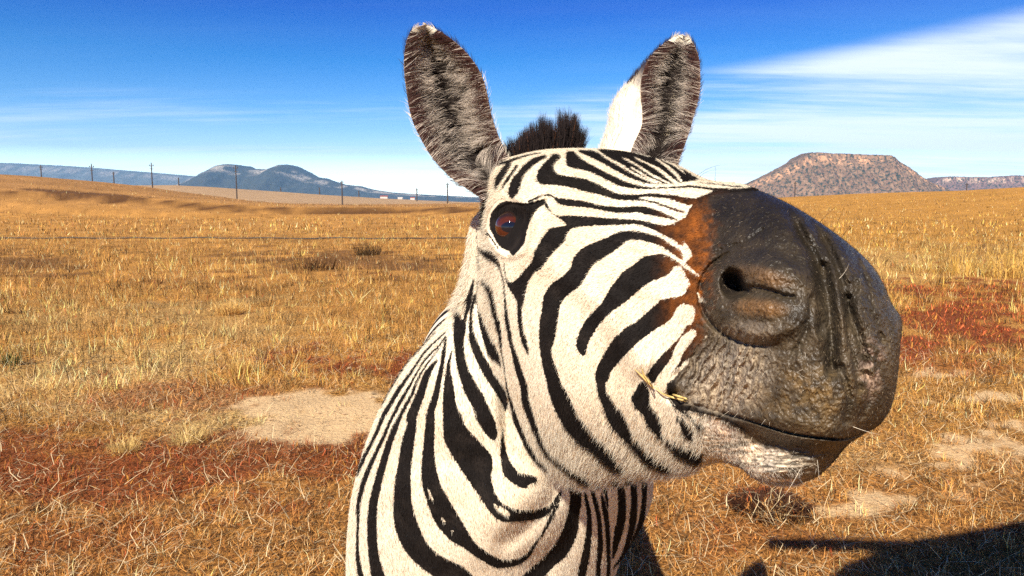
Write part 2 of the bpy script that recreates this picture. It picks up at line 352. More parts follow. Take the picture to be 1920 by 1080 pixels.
poly_field(BLK, T((16, [(245,340),(280,370),(340,385),(420,460),(380,470),(320,440),(270,400)])), -1)
_a = np.linspace(0, 2 * math.pi, 24, endpoint=False)
poly_field(BLK, np.stack([956 + 33 * np.cos(_a), 425 + 45 * np.sin(_a)], -1))
BLK = np.clip(BLK, -14, 14)

def gs(Fd, u, v):
    x = np.clip(u - GX0, 0, GX1 - GX0 - 1.001); y = np.clip(v - GY0, 0, GY1 - GY0 - 1.001)
    xi = x.astype(int); yi = y.astype(int); fx = x - xi; fy = y - yi
    xi2 = np.minimum(xi + 1, Fd.shape[1] - 1); yi2 = np.minimum(yi + 1, Fd.shape[0] - 1)
    if Fd.ndim == 3: fx = fx[..., None]; fy = fy[..., None]
    return (Fd[yi, xi] * (1 - fx) + Fd[yi, xi2] * fx) * (1 - fy) + (Fd[yi2, xi] * (1 - fx) + Fd[yi2, xi2] * fx) * fy

# ------------------------------------------------------------------ relief of the head (metres towards the viewer's side)
DISP = np.zeros(gx.shape, np.float32)
def ell(cx, cy, rx, ry, rot=0.0):
    c, s = math.cos(R(rot)), math.sin(R(rot))
    X = ((gx - cx) * c + (gy - cy) * s) / rx; Y = (-(gx - cx) * s + (gy - cy) * c) / ry
    return np.sqrt(X * X + Y * Y)
def blob(cx, cy, rx, ry, amp, rot=0.0):
    DISP[...] += amp * np.exp(-ell(cx, cy, rx, ry, rot)**2)
def groove(pts, wpx, depth, asym=0.0):
    w, d = stroke_dist(np.array(pts, float), wpx * 4)
    DISP[w] -= depth * np.exp(-(d / wpx)**2)
wx = gx + 14 * (fbm(gx / 30, gy / 30, 3, 3) - 0.5) * 2; wy = gy + 14 * (fbm(gx / 30, gy / 30, 3, 8) - 0.5) * 2
# cheek, brow, bony ridge, cheek muscle
blob(1010, 620, 90, 170, 0.010, 15); blob(980, 375, 70, 18, 0.007, -20); blob(1110, 500, 150, 20, 0.006, 22); blob(1090, 700, 60, 150, 0.007, -8)
blob(1130, 390, 160, 26, -0.004, 8)
# muzzle swelling and nostril
blob(1440, 540, 150, 130, 0.012)
e = ell(1428, 556, 106, 84, 6)
DISP += 0.008 * sstep(1.15, 0.82, e) * sstep(1540, 1440, gx) + 0.003 * np.exp(-((e - 0.82) / 0.16)**2)
DISP -= 0.007 * np.exp(-((e - 1.10) / 0.05)**2) * sstep(1470, 1400, gx + 0.8 * (560 - gy).clip(0, 999))
DISP -= 0.030 * sstep(1.15, 0.2, ell(1374, 532, 25, 31, -12))
DISP -= 0.005 * sstep(1.2, 0.1, ell(1412, 545, 55, 15, 10))
groove([(1385, 545), (1415, 538), (1445, 545), (1472, 555), (1488, 556)], 3.6, 0.0045)
DISP -= 0.012 * sstep(1.3, 0.1, ell(1392, 545, 24, 13, 35))
blob(1425, 578, 55, 18, 0.005, 4); blob(1440, 512, 60, 16, 0.006, 12)
# long folds on the side of the nose
for pts, w_, dp in [([(1478,395),(1505,440),(1530,490),(1540,560),(1538,620)], 9, .006), ([(1520,415),(1550,455),(1575,510),(1588,570),(1608,620),(1628,680)], 8, .006),
                    ([(1545,500),(1552,560),(1556,620),(1562,690)], 10, .008), ([(1592,560),(1590,620),(1600,680),(1612,730)], 8, .006),
                    ([(1600,470),(1625,530),(1636,590),(1655,640)], 7, .004), ([(1520,560),(1512,620),(1490,660)], 7, .003), ([(1340,475),(1365,462),(1395,455),(1430,430)], 4, .002),
                    ([(1575,690),(1590,740),(1585,790)], 8, .004), ([(1625,700),(1632,740),(1615,780)], 6, .003)]:
    groove(pts, w_, dp * 1.35)
groove([(1538,455),(1552,520),(1560,600),(1558,690)], 17, 0.010); groove([(1598,540),(1604,620),(1620,700)], 12, 0.006); groove([(1500,430),(1528,500),(1532,560)], 12, 0.005)
# crosswise wrinkles of the upper lip
acr = 0.86 * wx + 0.42 * wy
DISP += 0.0028 * (1 - 2 * np.abs(np.sin(acr / 30 * 6.283))**0.7) * sstep(1.2, 0.5, ell(1352, 700, 100, 85, -35)) * (0.4 + 1.2 * fbm(gx / 22, gy / 22, 2, 19))
acr2 = 0.95 * wx - 0.25 * wy
DISP += 0.0016 * (1 - 2 * np.abs(np.sin(acr2 / 60 * 6.283))**0.9) * sstep(1.25, 0.4, ell(1585, 620, 100, 170, 10)) * (0.3 + 1.4 * fbm(gx / 26, gy / 26, 2, 21))
DISP += 0.0012 * (fbm(gx / 9, gy / 9, 3, 31) - 0.5) * 2 * sstep(-5, 30, MUZ)
DISP += 0.0010 * (fbm(gx / 3.2, gy / 3.2, 2, 41) - 0.5) * 2 * sstep(-5, 30, MUZ)
# mouth: crease, overhanging upper lip, receding lower lip
mouth = [(1255,738),(1285,752),(1320,764),(1360,776),(1400,787),(1440,800),(1480,812),(1530,820),(1590,822),(1640,800)]
mp_ = crom(mouth, 200); my = np.interp(gx, mp_[:, 0], mp_[:, 1])
low = sstep(0, 26, gy - my) * sstep(1350, 1430, gx)
DISP -= 0.018 * low
blob(1470, 790, 120, 16, 0.004, 8)
groove(mouth[3:], 2.6, 0.009); groove(mouth[:4], 2.4, 0.002)
blob(1262, 742, 14, 9, -0.012)
blob(1440, 892, 82, 32, 0.034)
for k, yy in enumerate((838, 853, 867, 881, 894)):
    groove([(1395 - 4 * k, yy - 2), (1430, yy - 4), (1470, yy - 1), (1520, yy + 1), (1560, yy - 8)], 2.8, 0.0012)
wob_ = gy + 20 * (fbm(gx / 30, gy / 14, 3, 58) - .5) - 0.0022 * (gx - 1460)**2 * .12
DISP += 0.0011 * (.3 + 1.4 * fbm(gx / 20, gy / 10, 2, 57)) * (1 - 2 * np.abs(np.sin(wob_ / 24 * 6.283))**.6) * sstep(1.1, .6, ell(1450, 872, 100, 40))
DISP += 0.0012 * (fbm(wx / 7, wy / 5, 2, 51) - 0.5) * 2 * sstep(1.2, .6, ell(1400, 840, 130, 70, 25))
# eye socket
DISP -= 0.010 * sstep(1.3, 0.5, ell(955, 424, 34, 44, -8))
DISP += 0.005 * np.exp(-((ell(955, 424, 42, 54, -8) - 1.05) / 0.14)**2)
groove([(930,398),(955,384),(990,386),(1022,376)], 3.5, 0.003); groove([(918,445),(935,468),(952,480)], 3, 0.002)
# jaw line muscles and veins
groove([(1190,850),(1150,770),(1150,690),(1175,610)], 22, 0.005)
for vp_ in ([(1245,540),(1215,600),(1180,650),(1160,720)],[(1230,620),(1215,690),(1195,740)],[(1100,440),(1170,455),(1240,490)],[(985,500),(975,570),(990,650)]): groove(vp_, 5, -0.0014); groove([(1010,480),(1120,560),(1200,680)], 30, -0.003)

NDISP = np.zeros(gx.shape, np.float32)
def ngroove(pts, wpx, depth):
    w, d = stroke_dist(np.array(pts, float), wpx * 3)
    NDISP[w] -= depth * np.exp(-(d / wpx)**2)
ngroove([(1045,900),(1040,930),(1010,965),(975,1000),(950,1015)], 20, 0.012)
ngroove([(905,560),(925,640),(945,720),(950,790),(952,850)], 12, 0.010)
ngroove([(1010,1060),(1060,1020),(1085,960),(1090,900)], 26, 0.012)
NDISP += 0.022 * np.exp(-ell(975, 935, 70, 90, 20)**2) + 0.02 * np.exp(-ell(930, 1010, 100, 60, -20)**2)
NDISP += 0.004 * (fbm(gx / 60, gy / 60, 2, 12) - 0.5) * 2
# ------------------------------------------------------------------ zebra materials
def newmat(name):
    m = bpy.data.materials.new(name); m.use_nodes = True
    t = m.node_tree; b = t.nodes['Principled BSDF']
    return m, t, b
def attr(t, name, out='Fac'):
    a = N(t, 'ShaderNodeAttribute', attribute_name=name); return a.outputs[out]
def noise(t, scale, detail=4, rough=0.5, vec=None, out=0):
    n = N(t, 'ShaderNodeTexNoise'); n.inputs['Scale'].default_value = scale; n.inputs['Detail'].default_value = detail
    n.inputs['Roughness'].default_value = rough
    if vec is not None: L(t, vec, n.inputs['Vector'])
    return n.outputs[out]
coat, t, b = newmat('zebra_coat')
geo = N(t, 'ShaderNodeTexCoord').outputs['Object']
nf = noise(t, 420, 3, 0.6, geo); nm = noise(t, 55, 3, 0.5, geo); nb = noise(t, 9, 3, 0.5, geo)
stp = attr(t, 'stripe')
wob = M(t, 'MULTIPLY', M(t, 'SUBTRACT', nf, 0.5), 7.0)
fac = MR(t, M(t, 'ADD', stp, wob), -0.9, 0.9)
white = MIX(t, MR(t, nb, 0.35, 0.7), (0.76, 0.66, 0.50), (0.68, 0.54, 0.37))
white = MIX(t, M(t, 'MULTIPLY', MR(t, nf, 0.52, 0.75), 0.45), white, (0.42, 0.28, 0.17))
dark = MIX(t, M(t, 'MULTIPLY', MR(t, nm, 0.45, 0.75), 0.5), attr(t, 'dark', 'Color'), (0.032, 0.024, 0.019))
c = MIX(t, fac, white, dark)
skin = attr(t, 'tint', 'Color'); sa = attr(t, 'tintw')
skn = MIX(t, MR(t, nm, 0.3, 0.75), skin, MIX(t, 1.0, skin, (1.9, 1.75, 1.5), 'MULTIPLY'))
c = MIX(t, sa, c, skn)
L(t, c, b.inputs['Base Color'])
b.inputs['Roughness'].default_value = 0.6
bw = N(t, 'ShaderNodeRGBToBW'); L(t, c, bw.inputs[0])
L(t, M(t, 'MAXIMUM', MR(t, sa, 0, 1, 0.75, 0.42, False), MR(t, bw.outputs[0], 0.12, 0.32, 0.3, 0.8, False)), b.inputs['Roughness'])
L(t, M(t, 'MULTIPLY', MR(t, bw.outputs[0], 0.1, 0.3, 0.40, 0.1, False), MR(t, sa, 0, 1, 0.2, 1, False)), b.inputs['Specular IOR Level'])
vor = N(t, 'ShaderNodeTexVoronoi'); vor.inputs['Scale'].default_value = 260; L(t, geo, vor.inputs['Vector'])
bh = M(t, 'ADD', M(t, 'MULTIPLY', nf, 0.8), M(t, 'MULTIPLY', M(t, 'MULTIPLY', vor.outputs['Distance'], sa), 0.9))
bh = M(t, 'ADD', bh, M(t, 'MULTIPLY', M(t, 'MULTIPLY', noise(t, 120, 4, 0.65, geo), sa), 2.4))
bp = N(t, 'ShaderNodeBump'); bp.inputs['Strength'].default_value = 0.55; bp.inputs['Distance'].default_value = 0.0016
L(t, bh, bp.inputs['Height']); L(t, bp.outputs[0], b.inputs['Normal'])
COAT = coat
def hairmat(name, rough=0.5):
    m, t, b = newmat(name)
    L(t, attr(t, 'tint', 'Color'), b.inputs['Base Color']); b.inputs['Roughness'].default_value = rough
    b.inputs['Specular IOR Level'].default_value = 0.08
    return m
HAIR = hairmat('zebra_hair')

def hair_obj(name, root, tip, mid, width, color, parent, mat=HAIR, npts=4):
    """quadratic strands; width is the root diameter in metres"""
    n = len(root)
    hc = bpy.data.hair_curves.new(name)
    hc.add_curves([npts] * n)
    tt = np.linspace(0, 1, npts)[None, :, None]
    pts = (1 - tt)**2 * root[:, None] + 2 * tt * (1 - tt) * mid[:, None] + tt**2 * tip[:, None]
    hc.attributes['position'].data.foreach_set('vector', pts.astype(np.float32).ravel())
    w = np.broadcast_to(np.asarray(width, float), (n,))
    rad = (w[:, None] / 2 * (1 - 0.85 * np.linspace(0, 1, npts)[None])).astype(np.float32)
    a = hc.attributes.get('radius') or hc.attributes.new('radius', 'FLOAT', 'POINT')
    a.data.foreach_set('value', rad.ravel())
    col = np.ones((n, 4), np.float32); col[:, :3] = color
    a = hc.attributes.new('tint', 'FLOAT_COLOR', 'CURVE'); a.data.foreach_set('color', col.ravel())
    hc.materials.append(mat)
    o = bpy.data.objects.new(name, hc); COL.objects.link(o)
    if parent: o.parent = parent
    return o

# ------------------------------------------------------------------ zebra
zebra = bpy.data.objects.new('zebra', None); COL.objects.link(zebra)
ZB = Vector((0.0, 1.9, 0.0)); zebra.location = ZB
ZBN = np.array([0.0, 1.9, 0.0])
tag(zebra, 'striped zebra with its head turned right and its big dark muzzle close to the camera', 'zebra')

parts_V, parts_F, parts_A = [], [], []      # verts, quads, attributes (stripe, dark3, tint3, tintw)
off = 0
def add_part(V, F, stripe, dark, tint, tw):
    global off
    V = V.reshape(-1, 3); n = len(V)
    parts_V.append(V); parts_F.append(np.asarray(F) + off)
    f = lambda a, k: np.broadcast_to(np.asarray(a, float).reshape(-1, k) if np.asarray(a).size > k else np.asarray(a, float).reshape(1, k), (n, k))
    parts_A.append((f(stripe, 1), f(dark, 3), f(tint, 3), f(tw, 1)))
    off += n
def grid_faces(nu, nv, closed_v=True):
    i = np.arange(nu - 1)[:, None]; j = np.arange(nv if closed_v else nv - 1)[None, :]
    j2 = (j + 1) % nv
    return np.stack([i * nv + j, (i + 1) * nv + j, (i + 1) * nv + j2, i * nv + j2], -1).reshape(-1, 4)
NEARBLACK = (0.009, 0.007, 0.006)

def loft(stations, nu, nf_, nb_, disp, expo, tilt=0.0):
    S = crom(stations, nu)
    th = np.concatenate([np.linspace(0, math.pi, nf_, endpoint=False), np.linspace(math.pi, 2 * math.pi, nb_, endpoint=False)])
    k = (1 - np.cos(th)) / 2
    u = S[:, 0:1] + (S[:, 2:3] - S[:, 0:1]) * k; v = S[:, 1:2] + (S[:, 3:4] - S[:, 1:2]) * k
    s = np.sin(th)[None]
    dc = S[:, 4:5] + (S[:, 6:7]) * (k[None] - 0.5)
    h = S[:, 5:6]
    dd = gs(disp, u, v) * np.clip(s / 0.15, 0, 1) * (s > 0)
    d = dc - h * np.sign(s) * np.abs(s)**expo - dd
    return u, v, d, s, th

# stations: top x,y  bottom x,y  centre depth, half thickness, depth change top->bottom
HS = [(906,352,897,500,.815,.050,0),(935,306,905,610,.80,.095,0),(975,291,935,722,.79,.118,0),(1020,282,968,795,.775,.128,0),(1075,279,1012,868,.76,.132,-.01),(1140,281,1075,908,.74,.132,-.01),
      (1210,292,1150,904,.715,.127,-.01),(1272,312,1220,893,.69,.120,-.01),(1328,338,1285,884,.66,.112,0),(1385,345,1343,866,.625,.104,0),(1440,364,1384,874,.59,.098,0),
      (1490,388,1425,900,.565,.094,0),(1540,419,1475,909,.545,.090,0),(1590,456,1523,898,.53,.086,0),(1630,493,1557,872,.52,.079,0),(1656,532,1590,834,.513,.068,0),
      (1669,565,1622,812,.511,.056,0),(1690,600,1648,797,.51,.044,0),(1687,645,1668,768,.51,.030,0),(1684,685,1677,738,.51,.016,0),(1683,705,1682,715,.51,.004,0)]
u, v, d, s, th = loft(HS, 760, 420, 120, DISP, 0.78)
HV = P(u, v, d)
# colours of dark hair and of bare skin over the head chart
brown = sstep(1215, 1310, gx) * sstep(1400, 1330, gx) * sstep(345, 430, gy) * sstep(720, 560, gy)
brown = brown * np.clip(2.4 * fbm(gx / 9, gy / 13, 4, 61) - .25, 0.1, 1.6)
skinw = sstep(-2, 16, MUZ) * sstep(1300, 1352, gx + 50 * (fbm(gx / 9, gy / 9, 3, 5) - .5) + 0.12 * (gy - 500).clip(0, 200))
skinw = np.maximum(skinw, sstep(1256, 1275, gx) * sstep(640, 672, gy) * sstep(6, 22, MUZ))
cb = np.stack([0.009 + 0.15 * brown, 0.007 + 0.042 * brown, 0.006 + 0.004 * brown], -1)
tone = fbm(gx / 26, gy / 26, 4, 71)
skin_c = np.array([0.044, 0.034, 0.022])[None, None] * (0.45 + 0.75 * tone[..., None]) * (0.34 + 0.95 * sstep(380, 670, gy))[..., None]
def addc(mask, c):
    global skin_c
    m = np.clip(mask, 0, 1)[..., None]; skin_c = skin_c * (1 - m) + np.array(c)[None, None] * m
addc(0.85 * sstep(1.25, 0.4, ell(1358, 712, 98, 78, -30)) * (.5 + .8 * fbm(gx / 9, gy / 9, 3, 74)), (0.32, 0.27, 0.21))
addc(0.55 * sstep(1.2, 0.3, ell(1400, 620, 60, 24)), (0.16, 0.13, 0.10))
addc(0.65 * sstep(1.2, 0.2, ell(1432, 518, 60, 20, 14)), (0.15, 0.085, 0.038))
addc(0.75 * sstep(1.2, 0.2, ell(1425, 577, 58, 20, 4)), (0.15, 0.078, 0.028))
addc(0.60 * sstep(1.25, 0.0, ell(1530, 740, 130, 75, -10)) * sstep(.35, .65, fbm(gx / 16, gy / 16, 4, 77)), (0.15, 0.095, 0.035))
addc(0.6 * sstep(1.2, 0.2, ell(1635, 690, 28, 70, 5)) * sstep(.45, .6, fbm(gx / 12, gy / 12, 3, 79)), (0.30, 0.22, 0.18))
addc(0.9 * sstep(1.1, 0.4, ell(1372, 532, 26, 30)), (0.012, 0.010, 0.010))
# pale bristly chin
chin = sstep(3, 16, gy - my + 8 * (fbm(gx / 7, gy / 7, 2, 97) - .5)) * sstep(1270, 1330, gx) * sstep(1405, 1375, gx) * sstep(-4, 6, -MUZ + 4 * (fbm(gx / 8, gy / 8, 3, 81) - .5) * 4)
cby = np.interp(gx, [1370, 1400, 1440, 1480, 1520, 1580], [812, 824, 839, 850, 858, 866]) + 8 * (fbm(gx / 9, gy / 9, 2, 99) - .5)
chin = np.maximum(chin, sstep(-5, 5, gy - cby) * sstep(1372, 1400, gx))
chin *= sstep(1548, 1440, gx + 22 * (fbm(gx / 10, gy / 6, 3, 88) - .5))  # pale tone fades out: the chin's shaded right side, painted in
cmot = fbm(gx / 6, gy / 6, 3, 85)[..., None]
chin_c = np.array([0.66, 0.56, 0.44])[None, None] * (0.3 + 1.0 * cmot) * (1 - .75 * sstep(.48, .62, fbm(gx / 24, gy / 3.4, 3, 89)))[..., None]  # shade in the wrinkles painted as dark streaks in the chin colour
pinkm = sstep(1.3, .4, ell(1352, 806, 34, 20, 35))[..., None]
chin_c = chin_c * (1 - 0.3 * pinkm) + np.array([0.36, 0.20, 0.12])[None, None] * 0.3 * pinkm
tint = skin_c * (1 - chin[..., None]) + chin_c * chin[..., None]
tw = np.maximum(skinw, chin * sstep(1290, 1345, gx))
tw = np.maximum(tw, sstep(1535, 1550, gx)); tw = np.maximum(tw, sstep(1335, 1400, gx + 30 * (fbm(gx / 6, gy / 6, 2, 98) - .5)) * sstep(800, 815, gy))
eyem = sstep(1.0, 0.88, ell(955, 424, 43, 55, -8))
# wet dark rim round the eye
tint = tint * (1 - eyem[..., None]) + np.array([0.022, 0.016, 0.014])[None, None] * eyem[..., None]
tw = tw * (1 - eyem)
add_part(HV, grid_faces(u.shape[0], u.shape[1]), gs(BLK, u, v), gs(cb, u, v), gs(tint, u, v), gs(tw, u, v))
HEAD = (u, v, d, HV)

# neck and chest: left x,y  right x,y
NS = [(912,385,1120,400,.87,.04,0),(888,410,1140,430,.875,.07,0),(880,440,1150,480,.88,.085,0),(875,490,1150,540,.885,.095,0),(866,545,1155,600,.89,.105,0),(848,585,1162,640,.90,.115,0),(806,634,1172,680,.915,.13,0),(752,697,1188,740,.94,.15,0),(712,770,1206,815,.965,.17,0),
      (681,850,1221,880,.995,.185,0),(660,935,1221,935,1.02,.20,0),(652,1010,1200,990,1.045,.205,0),(650,1080,1158,1062,1.07,.21,0),(655,1160,1142,1130,1.09,.21,0),(672,1240,1146,1210,1.12,.20,0),(720,1340,1130,1310,1.16,.17,0),(820,1400,1060,1385,1.20,.08,0)]
u, v, d, s, th = loft(NS, 330, 330, 60, NDISP, 0.85)
NV = P(u, v, d)
vv = np.minimum(v, 1150)
low_st = 12 * np.sin(2 * math.pi * (v + 0.22 * (u - 905) - 0.0012 * (u - 905)**2 + 22 * fbm(u / 90, v / 90, 2, 33)) / 62)
lk = sstep(1088, 1112, v)
add_part(NV, grid_faces(u.shape[0], u.shape[1]), gs(BLK, u, v) * (1 - lk) + low_st * lk, NEARBLACK, (.02, .02, .02), 0.0)
NECK = (u, v, d, NV)

# trunk and legs, hidden behind the neck
def tube(path, radii_w, radii_h, nu, nv, upv=(0, 0, 1), stripes=None):
    A = crom(np.hstack([np.array(path, float), np.array(radii_w, float)[:, None], np.array(radii_h, float)[:, None]]), nu)
    C = A[:, :3]; Tn = np.gradient(C, axis=0); Tn /= np.linalg.norm(Tn, axis=1)[:, None]
    up = np.array(upv, float); sd_ = np.cross(Tn, up); sd_ /= np.linalg.norm(sd_, axis=1)[:, None] + 1e-9
    u2 = np.cross(sd_, Tn)
    a = np.linspace(0, 2 * math.pi, nv, endpoint=False)
    V = C[:, None] + sd_[:, None] * (np.cos(a)[None, :, None] * A[:, None, 3:4]) + u2[:, None] * (np.sin(a)[None, :, None] * A[:, None, 4:5])
    L_ = np.concatenate([[0], np.cumsum(np.linalg.norm(np.diff(C, axis=0), axis=1))])
    st = 12 * np.sin((L_[:, None] * (1 + 0 * a[None]) + 0.02 * np.sin(2 * a)[None]) * 2 * math.pi / stripes)
    add_part(V, grid_faces(nu, nv), st.reshape(-1, 1), NEARBLACK, (.02, .02, .02), 0.0)
XB = -0.085
tube([(-.02, 1.02, .93), (-.03, 1.14, .90), (-.05, 1.35, .93), (XB, 1.6, .92), (XB, 2.0, .87), (XB, 2.4, .88), (XB, 2.75, .93), (XB, 2.95, .93), (XB, 3.02, .92)],
     [.07, .15, .19, .22, .25, .25, .23, .13, .02], [.10, .22, .27, .29, .28, .27, .25, .14, .02], 110, 60, (0, 0, 1), 0.13)
for sx in (-1, 1):
    x = XB + 0.02 + sx * 0.115
    tube([(x, 1.42, .95), (x, 1.40, .75), (x, 1.41, .58), (x, 1.42, .46), (x, 1.42, .40), (x, 1.43, .28), (x, 1.44, .12), (x, 1.41, .07), (x, 1.40, .0)], [.05, .065, .045, .036, .036, .025, .024, .036, .045], [.10, .095, .06, .045, .042, .027, .028, .04, .055], 60, 20, (0, 1, 0), 0.07)
    x = XB + sx * 0.12
    tube([(x, 2.78, 1.0), (x, 2.68, .78), (x, 2.72, .62), (x, 2.83, .50), (x, 2.87, .44), (x, 2.83, .28), (x, 2.81, .13), (x, 2.78, .07), (x, 2.76, .0)], [.08, .09, .06, .034, .034, .027, .025, .036, .045], [.16, .16, .09, .05, .045, .032, .03, .042, .055], 60, 20, (0, 1, 0), 0.07)
tube([(XB, 2.98, 1.08), (XB, 3.05, .95), (XB, 3.07, .7), (XB, 3.06, .5), (XB, 3.05, .38)], [.02, .025, .02, .03, .01], [.02, .025, .02, .03, .01], 30, 10, (0, 1, 0), 0.05)

# ears: rims (tip -> base) left and right, depth at tip and base, cup depth
def ear(left, right, d_tip, d_base, cup, shift, inner_pat, back_px=0):
    nu, nv = 90, 40
    Lr = crom(left, nu); Rr = crom(right, nu)
    a = np.linspace(0, 1, nu)[:, None]; bcol = np.linspace(0, 1, nv)[None]
    prof = np.sin(math.pi * bcol) ** 0.9
    wid = np.sin(math.pi * np.clip(a * 0.86 + 0.14, 0, 1)) ** 0.6 * sstep(0, 0.25, a + 0.03)
    d0 = d_tip + (d_base - d_tip) * a + 0.018 * (bcol - 0.5) * shift
    uu = Lr[:, 0:1] + (Rr[:, 0:1] - Lr[:, 0:1]) * bcol; vv_ = Lr[:, 1:2] + (Rr[:, 1:2] - Lr[:, 1:2]) * bcol
    cupd = cup * prof * np.clip(wid, 0.0, 1)
    # centre fold of the cup
    cupd = cupd + 0.7 * cup * np.exp(-((bcol - 0.5) / 0.12)**2) * np.clip(wid, 0, 1) * sstep(0.12, 0.4, a)
    rimr = 0.004 * (np.exp(-(bcol / 0.05)**2) + np.exp(-((1 - bcol) / 0.05)**2))
    front = P(uu, vv_, d0 + cupd - rimr)
    bl = back_px * sstep(0.15, 0.62, a) * np.sin(math.pi * bcol) ** 0.6 * (1 - 0.6 * bcol)
    back = P(uu - bl, vv_, d0 + cup * 2.15 * np.sin(math.pi * bcol) ** 0.75 * np.clip(wid + 0.12, 0, 1) + 0.004)
    V = np.concatenate([front, back[:, ::-1]], axis=1)        # closed ring
    aa = np.broadcast_to(a, (nu, nv)); bb = np.broadcast_to(bcol, (nu, nv))
    edge = np.minimum(bb, 1 - bb)
    dk = sstep(0.10, 0.30, edge) * sstep(0.10, 0.30, aa)
    pale = (1 - dk)[..., None] * np.array([0.30, 0.21, 0.15]) + dk[..., None] * np.array([0.045, 0.035, 0.028])
    rimd = (sstep(0.05, 0.0, edge) * sstep(0.05, 0.25, aa) * 0.8)[..., None]
    pale = pale * (1 - rimd) + np.array([0.05, 0.03, 0.022]) * rimd
    tipm = sstep(0.13, 0.07, aa)[..., None]
    pale = pale * (1 - tipm) + np.array([0.75, 0.66, 0.52]) * tipm
    bk = np.broadcast_to(np.array([0.66, 0.58, 0.46]), (nu, nv, 3)).copy()
    m = (sstep(0.5, 0.3, aa) * sstep(0.05, .12, aa))[..., None]; bk = bk * (1 - m) + np.array([0.03, 0.02, 0.018]) * m
    tint_ = np.concatenate([pale, bk[:, ::-1]], axis=1)
    add_part(V, grid_faces(nu, 2 * nv), -14, NEARBLACK, tint_.reshape(-1, 3), 1.0)
    return front, a, bcol, uu, vv_, back
E1L = [(797,46),(771,58),(760,87),(757,124),(762,172),(771,219),(787,257),(812,298),(844,332),(875,354),(912,378)]
E1R = [(799,46),(818,55),(844,71),(875,99),(900,134),(913,172),(921,213),(932,247),(944,276),(954,300),(962,330)]
E2L = [(1277,66),(1256,74),(1231,93),(1212,118),(1202,150),(1201,180),(1204,208),(1203,235),(1194,257),(1184,280),(1180,305)]
E2R = [(1280,66),(1297,77),(1310,106),(1313,134),(1313,165),(1309,190),(1302,215),(1294,243),(1285,270),(1274,300),(1268,325)]
ear1 = ear(E1L, E1R, .80, .765, .036, 1.0, 0)
ear2 = ear(E2L, E2R, .93, .86, .036, -1.0, 0, 122)

V = np.concatenate(parts_V) - ZBN; F = np.concatenate(parts_F)
A = [np.concatenate([p[k] for p in parts_A]) for k in range(4)]
one = np.ones((len(V), 1))
body = mesh_obj('body', V, F, COAT, zebra, True, {'stripe': ('FLOAT', A[0]), 'dark': ('FLOAT_COLOR', np.hstack([A[1], one])), 'tint': ('FLOAT_COLOR', np.hstack([A[2], one])), 'tintw': ('FLOAT', A[3])})

# ------------------------------------------------------------------ eye
def sphere(nu=40, nv=28):
    a = np.linspace(0, 2 * math.pi, nu, endpoint=False); b_ = np.linspace(0.001, math.pi - 0.001, nv)
    V = np.stack([np.sin(b_)[:, None] * np.cos(a)[None], np.sin(b_)[:, None] * np.sin(a)[None], np.cos(b_)[:, None] + 0 * a[None]], -1).reshape(-1, 3)
    return V, grid_faces(nv, nu)
em, t, b = newmat('zebra_eye')
tcn = N(t, 'ShaderNodeTexCoord'); sp = N(t, 'ShaderNodeSeparateXYZ'); L(t, tcn.outputs['Object'], sp.inputs[0])
rr = M(t, 'ADD', M(t, 'POWER', M(t, 'DIVIDE', sp.outputs[0], 1.5), 2.0), M(t, 'POWER', M(t, 'MULTIPLY', sp.outputs[1], 1.15), 2.0))
pup = MR(t, rr, 0.10, 0.15, 1.0, 0.0)
iris = MIX(t, noise(t, 6, 5, 0.6, tcn.outputs['Object']), (0.030, 0.007, 0.005), (0.10, 0.022, 0.008))
iris = MIX(t, MR(t, rr, 0.30, 0.6), iris, (0.02, 0.010, 0.008))
L(t, MIX(t, pup, iris, (0.008, 0.008, 0.012)), b.inputs['Base Color'])
b.inputs['Roughness'].default_value = 0.04; b.inputs['Coat Weight'].default_value = 0.35; b.inputs['Coat Roughness'].default_value = 0.02; b.inputs['Specular IOR Level'].default_value = 0.3
i0 = np.argmin((HEAD[0] - 955)**2 + (HEAD[1] - 424)**2 + np.where(HEAD[2] < 0.72, 0, 1e6)); de = HEAD[2].ravel()[i0]
print('eye surface depth', de)
Vs, Fs = sphere()
ec = P(961, 426, de + 0.0120)
eye = mesh_obj('eye', Vs, Fs, em, zebra, True)
look = Vector(-ec + np.array([0, 0, CAMZ])).normalized()
look = (look + Vector((-0.15, 0, 0))).normalized()
eye.rotation_euler = look.to_track_quat('Z', 'Y').to_euler()
eye.scale = (0.0166, 0.0166, 0.0166); eye.location = Vector(ec - ZBN)
# the eye on the far side of the head
eye2 = eye.copy(); COL.objects.link(eye2); eye2.parent = zebra
fc = P(1120, 400, .845); eye2.location = Vector(fc - ZBN); eye2.rotation_euler = Vector((0.8, 0.55, 0.1)).to_track_quat('Z', 'Y').to_euler()

